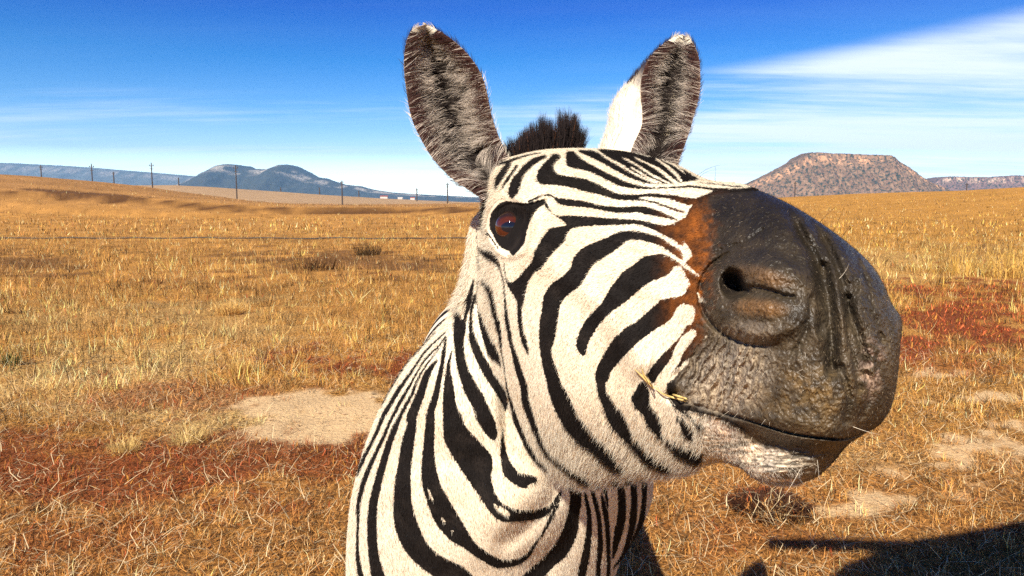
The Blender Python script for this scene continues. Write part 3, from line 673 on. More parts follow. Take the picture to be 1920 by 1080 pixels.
# ------------------------------------------------------------------ fur
def grid_normals(V):
    du = np.gradient(V, axis=0); dv = np.gradient(V, axis=1)
    n = np.cross(du, dv); n /= np.linalg.norm(n, axis=-1)[..., None] + 1e-12
    return n
def area(V):
    du = np.gradient(V, axis=0); dv = np.gradient(V, axis=1)
    return np.linalg.norm(np.cross(du, dv), axis=-1)
camp = np.array([0, 0, CAMZ])
def coat_color(st, dk, n):
    b_ = (st + rng.normal(0, 0.8, n) > 0)[:, None]
    w = np.array([0.79, 0.70, 0.54]) * rng.uniform(0.55, 1.12, (n, 1)) * np.array([1, 1, 1])
    warm = rng.random((n, 1)) < 0.12
    w = np.where(warm, np.array([0.45, 0.27, 0.14]) * rng.uniform(0.5, 1.1, (n, 1)), w)
    bl = dk * rng.uniform(0.6, 2.4, (n, 1))
    return np.where(b_, bl, w)
def fur(field, n, mask, flow, length, width, lift, name):
    u, v, d, V = field
    nrm = grid_normals(V)
    tocam = camp - V; sgn = np.sign((nrm * tocam).sum(-1)); 
    # outward: away from the section centre
    cen = V.mean(axis=1, keepdims=True); outw = np.sign((nrm * (V - cen)).sum(-1)); nrm = nrm * outw[..., None]
    w = area(V) * mask(u, v, (nrm * tocam).sum(-1))
    p = w.ravel() / w.sum()
    idx = rng.choice(p.size, n, p=p)
    nu_, nv_ = u.shape
    i = idx // nv_; j = idx % nv_
    i2 = np.clip(i + rng.choice([-1, 1], n), 0, nu_ - 1); j2 = (j + rng.choice([-1, 1], n)) % nv_
    f1 = rng.random((n, 1)) * 0.5; f2 = rng.random((n, 1)) * 0.5
    root = V[i, j] + (V[i2, j] - V[i, j]) * f1 + (V[i, j2] - V[i, j]) * f2
    nn = nrm[i, j]
    U, Vv = u[i, j] + (u[i2, j] - u[i, j]) * f1[:, 0] + (u[i, j2] - u[i, j]) * f2[:, 0], v[i, j] + (v[i2, j] - v[i, j]) * f1[:, 0] + (v[i, j2] - v[i, j]) * f2[:, 0]
    fx, fy = flow(U, Vv)
    # flow given as right/down on the chart -> world direction made tangent to the skin
    dirw = fx[:, None] * np.array([1, 0, 0]) + fy[:, None] * np.array([0, -0.12, -1])
    dirw = dirw - (dirw * nn).sum(-1, keepdims=True) * nn + rng.normal(0, 0.16, (n, 3))
    dirw /= np.linalg.norm(dirw, axis=1)[:, None]
    ln = length(U, Vv) * rng.uniform(0.6, 1.25, n)
    lf = (lift(U, Vv) * rng.uniform(0.5, 1.5, n))[:, None]
    tip = root + (dirw + nn * lf) * ln[:, None]
    mid = root + (dirw * 0.45 + nn * lf * 0.75) * ln[:, None]
    st = gs(BLK, U, Vv); dk = gs(cb, U, Vv)
    col = coat_color(st, dk, n)
    return root - nn * 0.0003, tip, mid, width * rng.uniform(0.7, 1.3, n), col
def head_mask(u, v, f):
    m = (1 - gs(tw, u, v)) > 0.55
    return m * (0.12 + 0.88 * (f > -0.02)) * (gs(eyem, u, v) < 0.3)
def head_flow(u, v):
    k = sstep(430, 760, v); fx = -1.0 + 0.55 * k; fy = 0.15 + 1.0 * k
    return fx, fy
hl = lambda u, v: 0.0026 + 0.0055 * sstep(700, 880, v) + 0.003 * sstep(960, 900, u)
r1 = fur(HEAD, 190000, head_mask, head_flow, hl, 0.00025, lambda u, v: 0.18 + 0.16 * sstep(780, 900, v), 'head')
def neck_mask(u, v, f): return (0.05 + 0.95 * (f > -0.03)) * (v < 1130)
def neck_flow(u, v): return 0.2 + 0.0 * u, 1.0 + 0.0 * v
r2 = fur(NECK, 120000, neck_mask, neck_flow, lambda u, v: 0.0045 + 0.007 * sstep(890, 866, u) * sstep(600, 560, v), 0.00042, lambda u, v: 0.16 + 0.5 * sstep(885, 866, u) * sstep(600, 560, v), 'neck')
def muz_mask(u, v, f): return (gs(tw, u, v) > 0.6) * (f > -0.02) * (gs(chin, u, v) < .5)
r3 = list(fur(HEAD, 22000, muz_mask, lambda u, v: (-0.6 + 0 * u, 0.8 + 0 * v), lambda u, v: 0.0016 + 0.0012 * sstep(1420, 1330, u), 0.00016, lambda u, v: 0.3 + 0 * u, 'm'))
r3[4] = np.array([.020, .014, .010]) * rng.uniform(.4, 2.6, (22000, 1)); pl_ = rng.random(22000) < .045; r3[4][pl_] = np.array([.34, .26, .17])
def chin_mask(u, v, f): return (gs(chin, u, v) > .4) * (f > -0.1)
r4 = list(fur(HEAD, 6000, chin_mask, lambda u, v: (0.45 + 0 * u, 0.8 + 0 * v), lambda u, v: 0.0024 + 0.0012 * sstep(870, 900, v), 0.00020, lambda u, v: 0.35 + 0 * u, 'c'))
r4[4] = np.array([.72, .63, .49]) * rng.uniform(.4, 1.15, (6000, 1)); pl_ = rng.random(6000) < .3; r4[4][pl_] = np.array([.08, .05, .035])
cat = [np.concatenate([a, b_, c_, d_]) for a, b_, c_, d_ in zip(r1, r2, r3, r4)]
hair_obj('short_hair', cat[0] - ZBN, cat[1] - ZBN, cat[2] - ZBN, cat[3], cat[4], zebra, npts=3)
# chin bristles
def pick(field, px, py, dmax=0.8):
    u, v, d, V = field
    f = (u - px)**2 + (v - py)**2 + np.where(d < dmax, 0, 1e6)
    i = np.argmin(f); return V.reshape(-1, 3)[i]

# ear hair
def earhair(E, n, flip):
    front, a, b_, uu, vv_, _bk = E
    nu_, nv_ = uu.shape
    nrm = grid_normals(front); tc_ = camp - front; nrm *= np.sign((nrm * tc_).sum(-1))[..., None]
    i = rng.integers(3, nu_ - 1, n); j = rng.integers(0, nv_, n)
    root = front[i, j] + (front[np.minimum(i + 1, nu_ - 1), j] - front[i, j]) * rng.random((n, 1))
    bb = j / (nv_ - 1.0); aa = i / (nu_ - 1.0)
    across = front[i, -1] - front[i, 0]; across /= np.linalg.norm(across, axis=1)[:, None] + 1e-9
    along = front[np.minimum(i + 2, nu_ - 1), j] - front[np.maximum(i - 2, 0), j]; along /= np.linalg.norm(along, axis=1)[:, None] + 1e-9
    sg = np.where(bb < 0.5, 1.0, -1.0)[:, None]
    edge = np.minimum(bb, 1 - bb)
    dirw = across * sg * 0.9 - along * (0.35 - 0.9 * (aa > 0.75))[:, None] + rng.normal(0, .10, (n, 3)) + along * ((fbm(aa * 30, bb * 6 + 9, 2, 150) - .5) * 2.0)[:, None]
    nn = nrm[i, j]
    ln = (0.005 + 0.013 * rng.random(n) * sstep(0, .15, aa))[:, None]
    tip = root + (dirw * 0.9 + nn * 0.20 + along * 0.25) * ln; mid = root + (dirw * 0.5 + nn * 0.45) * ln
    lock = fbm(aa * 26 + 5, bb * 5 + 5, 2, 140)
    slit = np.exp(-((bb - .52) / .10)**2) * sstep(.12, .25, aa) * sstep(.92, .6, aa)
    pale = rng.random(n) < np.clip(1.05 - 2.5 * edge + 2.1 * (lock - .5) - .9 * slit + 0.25 * flip * (aa > .62) * (bb > .45) - .45 * (flip < 0) * sstep(.08, .25, edge), 0.03, .97)
    c1 = np.array([0.60, 0.50, 0.40]) * rng.uniform(0.35, 1.2, (n, 1)) * (1 - .75 * slit)[:, None]; c2 = np.array([0.030, 0.022, 0.018]) * rng.uniform(0.4, 2.0, (n, 1))
    dkr = (edge < 0.055) & (aa > .09) & (rng.random(n) < 0.8 - .25 * (aa > .6))
    col = np.where(pale[:, None], c1, c2); col = np.where(dkr[:, None], np.array([0.06, 0.025, 0.02]), col)
    tipm = aa < 0.105; col = np.where(tipm[:, None], np.array([0.78, 0.70, 0.56]), col)
    return root, tip, mid, 0.00032 * rng.uniform(0.7, 1.5, n), col
def _n(): pass
e1 = earhair(ear1, 26000, 1); e2 = earhair(ear2, 18000, -1)
def earback(E, n):
    back = E[5]; nu_, nv_ = back.shape[:2]
    cen = (E[0] + back) / 2; nrm = grid_normals(back); nrm *= np.sign((nrm * (back - cen)).sum(-1))[..., None]
    i = rng.integers(6, nu_ - 1, n); j = rng.integers(0, nv_, n)
    root = back[i, j] + (back[np.minimum(i + 1, nu_ - 1), j] - back[i, j]) * rng.random((n, 1))
    up_ = back[np.maximum(i - 3, 0), j] - root; up_ /= np.linalg.norm(up_, axis=1)[:, None] + 1e-9
    ln = rng.uniform(.004, .010, (n, 1)); tip = root + (up_ + nrm[i, j] * .45 + rng.normal(0, .2, (n, 3))) * ln; mid = root + (up_ * .4 + nrm[i, j] * .35) * ln
    aa = i / (nu_ - 1.0); dk_ = (aa < .42) & (aa > .1)
    col = np.where(dk_[:, None], np.array([.035, .022, .018]), np.array([.70, .62, .50])) * rng.uniform(.5, 1.1, (n, 1))
    return root, tip, mid, 0.0004 * rng.uniform(.7, 1.4, n), col
cat = [np.concatenate([a, b_, c_, d_]) for a, b_, c_, d_ in zip(e1, e2, earback(ear1, 3000), earback(ear2, 6000))]
hair_obj('ear_hair', cat[0] - ZBN, cat[1] - ZBN, cat[2] - ZBN, cat[3], cat[4], zebra)

# mane: tuft between the ears and the upright crest down the neck
n = 9000
tx = rng.random(n)
ux = 952 + 132 * tx
top = np.interp(ux, [952, 965, 985, 1010, 1035, 1052, 1068, 1080, 1086], [285, 262, 240, 226, 212, 204, 214, 230, 262])
base_y = np.interp(ux, [950, 1000, 1090], [318, 292, 284])
dd = .80 + .10 * rng.random(n) + 0.03 * tx
root = P(ux, base_y + 6, dd)
cl_ = np.floor(tx * 46 + rng.normal(0, .35, n)).astype(int).clip(0, 60); ch_ = rng.uniform(.72, 1.16, 64)[cl_]; cx_ = rng.normal(0, 7, 64)[cl_]
ux = ux * .45 + (952 + 132 * (cl_ + .5) / 46) * .55
lean = rng.normal(0, 4, n) + cx_ + (tx - .5) * 18
hgt = rng.random(n)**0.35 * ch_
tip = P(ux + lean * 1.2, base_y + (top - base_y) * hgt * rng.uniform(.92, 1.05, n), dd + 0.02)
mid = (root + tip) / 2 + rng.normal(0, .003, (n, 3))
col = np.array([0.012, 0.008, 0.007]) * rng.uniform(0.5, 2.2, (n, 1)); br = rng.random(n) < 0.03; col[br] = np.array([0.13, 0.05, 0.02])
m2 = 6000
sN = rng.random(m2); _ri = (sN * 150).astype(int) + 6; _rj = NECK[2].argmax(axis=1)[_ri]
nr = NECK[3][_ri, _rj] + rng.normal(0, .006, (m2, 3)) + (NECK[3][_ri + 1, _rj] - NECK[3][_ri, _rj]) * rng.random((m2, 1)); ntip = nr + np.array([0, .060, .030]) * rng.uniform(.6, 1.1, (m2, 1)) + rng.normal(0, .005, (m2, 3))
ncol = np.where((np.sin(sN * 60) > 0)[:, None], np.array([0.02, .015, .013]), np.array([.7, .6, .45])) * rng.uniform(.6, 1.1, (m2, 1))
hair_obj('mane', np.concatenate([root, nr]) - ZBN, np.concatenate([tip, ntip]) - ZBN, np.concatenate([mid, (nr + ntip) / 2]) - ZBN, 0.0005, np.concatenate([col, ncol]), zebra)

# whiskers, lashes, bristles
wr, wt, wm, wc, ww = [], [], [], [], []
def whisk(px, py, tx_, ty_, bow, c, w=0.00035, lift=0.012):
    r = pick(HEAD, px, py); dpt = proj(r[None])[2][0]
    tpt = P(tx_, ty_, dpt - lift); m = (r + tpt) / 2 + P((px + tx_) / 2 + bow[0], (py + ty_) / 2 + bow[1], dpt) - P((px + tx_) / 2, (py + ty_) / 2, dpt)
    wr.append(r); wt.append(tpt); wm.append(m); wc.append(c); ww.append(w)
DKW = (0.02, .015, .012); LTW = (.75, .65, .5)
whisk(1302, 335, 1364, 309, (-4, -14), DKW); whisk(1308, 337, 1345, 318, (-6, -8), DKW); whisk(1341, 341, 1341, 310, (1, 0), DKW)
whisk(1555, 536, 1592, 494, (10, 4), LTW, .0005); whisk(1575, 450, 1600, 415, (2, -4), DKW); whisk(1535, 420, 1590, 372, (-4, -6), DKW, .0003); whisk(1560, 437, 1585, 380, (3, 0), DKW, .0003)
whisk(1532, 862, 1536, 902, (1, 0), LTW, .0002); whisk(1545, 850, 1560, 900, (1, 0), DKW, .0002); whisk(1500, 880, 1470, 930, (0, 4), LTW, .0003)
whisk(1250, 825, 1275, 800, (-5, 2), DKW, .0003); whisk(1262, 855, 1292, 838, (0, -4), LTW, .0003); whisk(1285, 830, 1285, 850, (0, 0), LTW, .0003); whisk(1360, 845, 1368, 835, (0, 0), LTW, .0003); whisk(1225, 880, 1262, 830, (-4, 2), DKW, .0003)
whisk(1600, 800, 1650, 815, (2, 3), LTW, .0003)
for k in range(220):
    px = rng.uniform(1290, 1560); py = np.interp(px, [1290, 1350, 1400, 1560], [800, 815, 830, 850]) + rng.uniform(0, 50)
    if rng.random() < .5: px = rng.uniform(1340, 1520); py = rng.uniform(650, 880)
    whisk(px, py, px + rng.normal(-4, 7), py + rng.uniform(2, 14), (0, 0), LTW if rng.random() < .5 else DKW, .00016, rng.uniform(.002, .008))
for k in range(60):
    a_ = k / 59; px = 925 + 75 * a_; py = 398 - 14 * math.sin(a_ * 3.1) + rng.normal(0, 1)
    whisk(px, py, px + rng.normal(-4, 3), py + rng.uniform(6, 14), (0, 2), DKW, .0003, .010)
hair_obj('whiskers', np.array(wr) - ZBN, np.array(wt) - ZBN, np.array(wm) - ZBN, np.array(ww), np.array(wc), zebra, npts=6)

# grass stalk sticking from the corner of the mouth
smat, t, b = newmat('straw_stalk'); b.inputs['Base Color'].default_value = (0.62, 0.45, 0.16, 1); b.inputs['Roughness'].default_value = .5
def ribbon_tube(path, rad, mat, name, nv=6, parent=None):
    A = crom(np.array(path, float), len(path) * 5); Tn = np.gradient(A, axis=0); Tn /= np.linalg.norm(Tn, axis=1)[:, None]
    s1 = np.cross(Tn, (0.3, 1, 0.2)); s1 /= np.linalg.norm(s1, axis=1)[:, None]; s2 = np.cross(Tn, s1)
    a = np.linspace(0, 2 * math.pi, nv, endpoint=False); rr_ = np.interp(np.linspace(0, 1, len(A)), np.linspace(0, 1, len(rad)), rad)
    V = A[:, None] + rr_[:, None, None] * (np.cos(a)[None, :, None] * s1[:, None] + np.sin(a)[None, :, None] * s2[:, None])
    return V.reshape(-1, 3), grid_faces(len(A), nv)
SV, SF, so = [], [], 0
for pts in [[(1288,748),(1262,740),(1240,735),(1222,722),(1208,704)],[(1286,752),(1264,746),(1242,738),(1228,726)],[(1225,728),(1212,712),(1200,700)],[(1218,716),(1208,704),(1203,690)],[(1222,724),(1210,712),(1190,692)]]:
    path = []
    for px, py in pts:
        q = pick(HEAD, px, py); dpt = proj(q[None])[2][0]; path.append(P(px, py, dpt - 0.004))
    Vq, Fq = ribbon_tube(path, [0.0008, 0.0009, 0.0006, 0.0003], smat, 'x')
    SV.append(Vq); SF.append(Fq + so); so += len(Vq)
so_ = np.concatenate(SV); c0 = so_.mean(0)
st_ = mesh_obj('grass_stalk', so_ - c0, np.concatenate(SF), smat, None, True, None, Vector(c0))
tag(st_, 'yellow wisp of dry grass stuck in the corner of the zebra mouth', 'grass stalk')
# ------------------------------------------------------------------ land
def line(pts):
    p = np.array(pts, float); return lambda x: np.interp(x, p[:, 0], p[:, 1])
ridge1 = line([(-2500,340),(-600,334),(0,331),(60,333),(130,337),(200,341),(270,346),(340,354),(400,360),(470,368),(540,374),(640,379),(760,382),(900,384),(1100,384),(1300,378),(1420,371),(1500,367),(1600,363),(1700,360),(1800,357),(1900,353),(2200,346),(3500,340),(6000,360)])
ridge2 = line([(-2500,380),(-300,356),(200,352),(330,351),(400,354),(500,360),(600,366),(700,372),(860,379),(960,380),(1200,381),(6000,381)])
def terrain(x, y):
    r = np.hypot(x, y); yy = np.where(y > 0.05 * r, y, 0.05 * r)
    px = np.clip(960 + FPX * x / (yy * CP), -2500, 6000)
    r1 = 190.0; r2 = 620.0
    k = 1.0 / CP / FPX
    h1 = (HORIZON - 3 - 9 * sstep(900, 500, px) - 2 * sstep(1300, 1700, px) - ridge1(px)) / FPX * r1 + CAMZ * 0.98; h2 = (HORIZON - ridge2(px)) / FPX * r2 + CAMZ
    h1 = np.maximum(h1, 0.0)
    t1 = sstep(70, r1, r) * (1 - 0.5 * sstep(r1, 300, r)); t2 = sstep(330, r2, r)
    back = sstep(0.0, -0.3, y / np.maximum(r, 1e-6))
    z = np.maximum(h1 * t1, h2 * t2) * (1 - back)
    z = np.where(r > 900, z * (1 - sstep(900, 2500, r)) , z)
    z = z + 0.9 * (fbm(x / 40 + 50, y / 40 + 50, 3, 91) - .5) * sstep(30, 120, r)
    z = z + 0.05 * (fbm(x / 1.7 + 50, y / 1.7 + 50, 3, 92) - .5) * sstep(1, 3, r) + 0.022 * (fbm(x / .35 + 50, y / .35 + 50, 2, 93) - .5)
    # shallow ditch across the field
    z = z - 1.1 * np.exp(-((y - 88 - 4 * np.sin(x / 25)) / 4.0)**2) * sstep(8, -10, x)
    z = z + 0.85 * sstep(94, 96.5, y + 3 * np.sin(x / 19) + 2 * np.sin(x / 7)) * sstep(12, -4, x) * sstep(190, 150, r)
    return z
# colour zones of the field, placed where they lie on the ground
def el2(px, py, cx, cy, rx, ry): return np.sqrt(((px - cx) / rx)**2 + ((py - cy) / ry)**2)
def zones(x, y):
    px, py, d = proj(np.stack([x, y, 0 * x], -1))
    front = (y > 0.5)
    nx = (fbm(x * 1.3 + 20, y * 1.3 + 20, 4, 101) - .5); n3 = (fbm(x * 0.45 + 20, y * 0.45 + 20, 4, 105) - .5)
    n5 = (fbm(x * 6 + 20, y * 6 + 20, 3, 107) - .5); wv = 2.0 * nx + 0.9 * n3 + 1.6 * n5
    z = {}
    soil = np.zeros_like(x); red = np.zeros_like(x); pale = np.zeros_like(x); darkz = np.zeros_like(x)
    for c in [(625,770,105,27),(560,800,70,20),(1615,925,110,34),(1880,832,100,34),(1810,745,90,11),(1760,700,60,6)]:
        soil = np.maximum(soil, sstep(1.25, 0.6, el2(px, py, *c) + wv * 1.5))
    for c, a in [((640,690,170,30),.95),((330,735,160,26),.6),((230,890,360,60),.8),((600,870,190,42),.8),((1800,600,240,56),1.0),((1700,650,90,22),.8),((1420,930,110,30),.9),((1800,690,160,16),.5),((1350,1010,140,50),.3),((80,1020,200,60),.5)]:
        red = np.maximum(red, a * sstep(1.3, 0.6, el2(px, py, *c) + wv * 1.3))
    for c, a in [((200,690,330,70),.8),((430,790,170,50),.8),((470,610,200,40),.45),((1740,500,260,40),.5),((1500,860,200,50),.4),((120,600,200,40),.4)]:
        pale = np.maximum(pale, a * sstep(1.3, 0.4, el2(px, py, *c) + wv * 1.1))
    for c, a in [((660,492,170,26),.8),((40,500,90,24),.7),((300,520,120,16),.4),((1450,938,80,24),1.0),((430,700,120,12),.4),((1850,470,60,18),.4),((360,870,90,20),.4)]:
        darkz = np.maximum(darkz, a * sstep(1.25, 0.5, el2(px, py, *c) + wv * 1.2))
    soil *= sstep(.36, .52, fbm(x * 4.2 + 40, y * 4.2 + 40, 4, 109) + .06 * soil)
    for q in (soil, red, pale, darkz): q *= front
    return soil, red, pale, darkz, px, py, nx, n3
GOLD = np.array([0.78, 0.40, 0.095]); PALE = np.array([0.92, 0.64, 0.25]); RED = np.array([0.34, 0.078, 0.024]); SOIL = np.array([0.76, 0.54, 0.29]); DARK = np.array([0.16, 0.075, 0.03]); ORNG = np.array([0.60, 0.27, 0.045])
def zone_color(x, y, blade=False):
    soil, red, pale, darkz, px, py, nx, n3 = zones(x, y)
    r = np.hypot(x, y)
    base = GOLD[None] * (0.85 + 0.5 * (nx + n3))[:, None]
    right = (sstep(1250, 1500, px) * sstep(600, 520, py) * sstep(380, 340, py * 0 + 350))[:, None]
    base = base * (1 - .6 * right) + np.array([0.70, 0.36, 0.055]) * .6 * right
    mixw = lambda c, w: base * (1 - w[:, None]) + np.array(c)[None] * w[:, None]
    base = mixw(PALE, pale * .8)
    fg = (sstep(760, 930, py) * np.clip(.75 + 1.4 * n3, .2, 1) * (y > .5))[:, None]
    base = base * (1 - .62 * fg) + np.array([0.52, 0.20, 0.060]) * (0.9 + .6 * nx)[:, None] * .62 * fg
    # open hillside: browner, streaked
    hill = sstep(80, 140, r) * sstep(1200, 900, px)
    base = base * (1 - .65 * hill[:, None]) + (np.array([0.36, 0.20, 0.085])[None] * (0.7 + 1.2 * fbm(x / 30 + 9, y / 8 + 9, 3, 111))[:, None]) * .65 * hill[:, None]
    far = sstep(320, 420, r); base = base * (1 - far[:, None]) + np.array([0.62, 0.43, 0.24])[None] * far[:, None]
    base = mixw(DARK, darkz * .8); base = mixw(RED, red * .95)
    sw = soil if not blade else soil * .25
    base = mixw(SOIL, sw)
    yb = y + 3 * np.sin(x / 19) + 2 * np.sin(x / 7); dl = sstep(93.5, 94.5, yb) * sstep(97.5, 96, yb) * sstep(12, -4, x) * np.clip(2.2 * fbm(x / 2.5 + 4, y / 2 + 4, 3, 120) - .4, 0, 1); base = mixw(DARK * .6, dl * .95)
    base = mixw(DARK * .7, .9 * sstep(1.2, .5, np.sqrt(((x + 58) / 9)**2 + ((y - 101) / 4)**2) + .8 * nx))
    return base, soil, red, pale, darkz
az = np.concatenate([np.linspace(-math.pi, -0.85, 60, endpoint=False), np.linspace(-0.85, 0.85, 440, endpoint=False), np.linspace(0.85, math.pi, 61)[:-1]])
rad = np.concatenate([[0.0], np.geomspace(0.4, 2.4, 14, endpoint=False), np.geomspace(2.4, 40, 210, endpoint=False), np.geomspace(40, 900, 150, endpoint=False), np.geomspace(900, 45000, 22)])
RR, AA = np.meshgrid(rad, az, indexing='ij')
X = RR * np.sin(AA); Y = RR * np.cos(AA); Z = terrain(X, Y)
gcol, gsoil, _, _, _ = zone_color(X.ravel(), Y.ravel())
gmat, t, b = newmat('field_ground')
oc = N(t, 'ShaderNodeTexCoord').outputs['Object']
gn1 = noise(t, 38, 6, 0.7, oc); gn2 = noise(t, 1.1, 5, 0.6, oc); gn3 = noise(t, 0.16, 4, 0.6, oc)
sc_ = attr(t, 'soil')
cc = MIX(t, M(t, 'MULTIPLY', MR(t, gn1, 0.36, 0.62), M(t, 'SUBTRACT', 0.85, M(t, 'MULTIPLY', sc_, 0.65))), attr(t, 'tint', 'Color'), (0.055, 0.025, 0.012))
cc = MIX(t, 0.45, cc, MIX(t, 1.0, cc, MIX(t, gn2, (0.45, 0.40, 0.35), (1.7, 1.6, 1.45)), 'MULTIPLY'))
cc = MIX(t, 0.5, cc, MIX(t, 1.0, cc, MIX(t, gn3, (0.55, 0.5, 0.45), (1.5, 1.45, 1.4)), 'MULTIPLY'))
L(t, cc, b.inputs['Base Color']); b.inputs['Roughness'].default_value = 0.95; b.inputs['Specular IOR Level'].default_value = 0.1
bp = N(t, 'ShaderNodeBump'); bp.inputs['Strength'].default_value = 0.9; bp.inputs['Distance'].default_value = 0.03
L(t, M(t, 'ADD', gn1, M(t, 'MULTIPLY', gn2, 1.5)), bp.inputs['Height']); L(t, bp.outputs[0], b.inputs['Normal'])
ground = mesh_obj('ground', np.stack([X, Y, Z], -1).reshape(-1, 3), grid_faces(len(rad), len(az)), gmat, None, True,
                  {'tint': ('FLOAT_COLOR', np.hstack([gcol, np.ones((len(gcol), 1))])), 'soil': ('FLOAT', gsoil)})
tag(ground, kind='structure')

# ------------------------------------------------------------------ grass
grm, t, b = newmat('dry_grass'); L(t, attr(t, 'tint', 'Color'), b.inputs['Base Color']); b.inputs['Roughness'].default_value = .7; b.inputs['Specular IOR Level'].default_value = .2
try:
    tl = N(t, 'ShaderNodeBsdfTranslucent'); L(t, attr(t, 'tint', 'Color'), tl.inputs[0]); mx = N(t, 'ShaderNodeMixShader'); mx.inputs[0].default_value = .25
    L(t, b.outputs[0], mx.inputs[1]); L(t, tl.outputs[0], mx.inputs[2]); L(t, mx.outputs[0], t.nodes['Material Output'].inputs[0])
except Exception as ex: print(ex)
def blades(name, x, y, h, lean_dir, lean, w, col, segs=2, z0=-0.005, lift=None):
    """x,y roots; h length; lean 0 upright..1 flat"""
    n = len(x); z = terrain(x, y) + z0
    if lift is not None: z = z + lift
    root = np.stack([x, y, z], -1)
    dirh = np.stack([np.cos(lean_dir), np.sin(lean_dir), 0 * x], -1)
    sidev = np.stack([-np.sin(lean_dir + rng.normal(0, .6, n)), np.cos(lean_dir + rng.normal(0, .6, n)), 0 * x], -1)
    up = np.array([0, 0, 1.0])
    V = []; 
    for k in range(segs + 1):
        s_ = k / segs
        bend = lean * s_**1.3
        p = root + dirh * (h * lean * s_)[:, None] + up * (h * np.sqrt(np.clip(1 - lean**2, 0, 1)) * (s_ - 0.35 * lean * s_**2))[:, None]
        if k > 0 and segs > 1: p = p + rng.normal(0, 1, (n, 3)) * (h * 0.07)[:, None]
        ww_ = w * (1 - s_ * 0.8) / 2
        if k < segs: V += [p - sidev * ww_[:, None], p + sidev * ww_[:, None]]
        else: V += [p]
    V = np.stack(V, 1); m = V.shape[1]
    base = np.arange(n)[:, None] * m
    F = []
    for k in range(segs - 1):
        a = 2 * k; F += [np.stack([a, a + 1, a + 3], -1), np.stack([a, a + 3, a + 2], -1)]
    a = 2 * (segs - 1); F += [np.stack([a, a + 1, a + 2], -1)]
    F = np.stack(F); F = (base[:, None, :] + F[None]).reshape(-1, 3)
    c4 = np.ones((n, m, 4), np.float32); c4[:, :, :3] = col[:, None]
    return V.reshape(-1, 3), F, c4.reshape(-1, 4)
def wedge(n, r0, r1, p=1.0):
    r = (r0**(p) + (r1**p - r0**p) * rng.random(n))**(1 / p); a = rng.uniform(-0.80, 0.80, n)
    ang = np.arctan(np.tan(0.80) * rng.uniform(-1, 1, n)) 
    return r * np.sin(ang), r * np.cos(ang)
def bcolor(x, y, var=0.35):
    c, soil, red, pale, dk = zone_color(x, y, True)
    n = len(x); c = c * rng.uniform(1 - var, 1 + var * 1.2, (n, 1))
    lt = rng.random(n) < 0.26 - 0.20 * (red > .35); c[lt] = c[lt] * .25 + np.array([.86, .62, .30]) * 0.75 * rng.uniform(.8, 1.25, (lt.sum(), 1))
    dk_ = rng.random(n) < 0.30; c[dk_] *= 0.18
    rd = rng.random(n) < 0.12; c[rd] = c[rd] * .5 + RED * .5
    return np.clip(c, 0, 0.95), soil, red, pale, dk
allb = {'dry_grass': [], 'red_ground_weeds': [], 'straw_litter': []}
def tufts(nt_, r0, r1, per, hmin, hmax, w, spread, p=1.0, segs=2):
    x, y = wedge(nt_, r0, r1, p)
    soil, red, pale, dk, px, py, nx, n3 = zones(x, y)
    keep = rng.random(nt_) > soil * 0.86
    keep &= rng.random(nt_) > red * .78
    x, y = x[keep], y[keep]; nt2 = len(x)
    hs = rng.uniform(hmin, hmax, nt2) * (0.65 + 1.0 * np.clip(nx[keep] + n3[keep] + .4, 0, 1.2))
    sh = rng.choice([.14, .3, .7, 1.1, 1.4, 1.7], nt2) * rng.uniform(.85, 1.15, nt2); 
    idx = np.repeat(np.arange(nt2), per); n = len(idx)
    a = rng.uniform(0, 2 * math.pi, n); rr_ = spread * np.sqrt(rng.random(n))
    bx = x[idx] + rr_ * np.cos(a); by = y[idx] + rr_ * np.sin(a)
    c, *_ = bcolor(bx, by); c = np.clip(c * sh[idx][:, None], 0, .95)
    ln = np.clip(rng.normal(.45, .22, n), .05, .95)
    allb['dry_grass'].append(blades('g', bx, by, hs[idx] * rng.uniform(.5, 1.15, n), a + rng.normal(0, .5, n), ln, w * rng.uniform(.7, 1.4, n), c, segs))
tufts(2600, 2.5, 6.5, 16, .05, .12, .0030, .05, 1.4)
tufts(6500, 6.0, 15, 12, .09, .20, .0045, .09, 1.3)
tufts(9000, 14, 42, 8, .12, .26, .0090, .16, 1.2)
tufts(1100, 11, 30, 7, .22, .42, .0075, .10, 1.2)
tufts(9000, 40, 150, 4, .20, .42, .035, .4, 1.0, 1)
# low weeds
x, y = wedge(90000, 2.5, 16, 1.1); soil, red, pale, dk, *_ = zones(x, y)
k = rng.random(len(x)) < np.clip(red * 1.0 + dk * .5 + .03, 0, 1) * (1 - soil); x, y = x[k], y[k]; n = len(x)
_p = proj(np.stack([x, y, 0 * x], -1)); c = RED[None] * rng.uniform(.4, 1.8, (n, 1)) * (1 + .6 * ((_p[0] > 1500) & (_p[1] < 690)))[:, None]; o_ = rng.random(n) < .42; c[o_] = ORNG * rng.uniform(.6, 1.2, (o_.sum(), 1)); d_ = rng.random(n) < .25; c[d_] = DARK * rng.uniform(.5, 1, (d_.sum(), 1))
allb['red_ground_weeds'].append(blades('r', x, y, rng.uniform(.02, .07, n) * (1 + .06 * y), rng.uniform(0, 6.28, n), np.clip(rng.normal(.6, .2, n), 0, .97), rng.uniform(.004, .008, n) * (1 + .08 * y), c, 2))
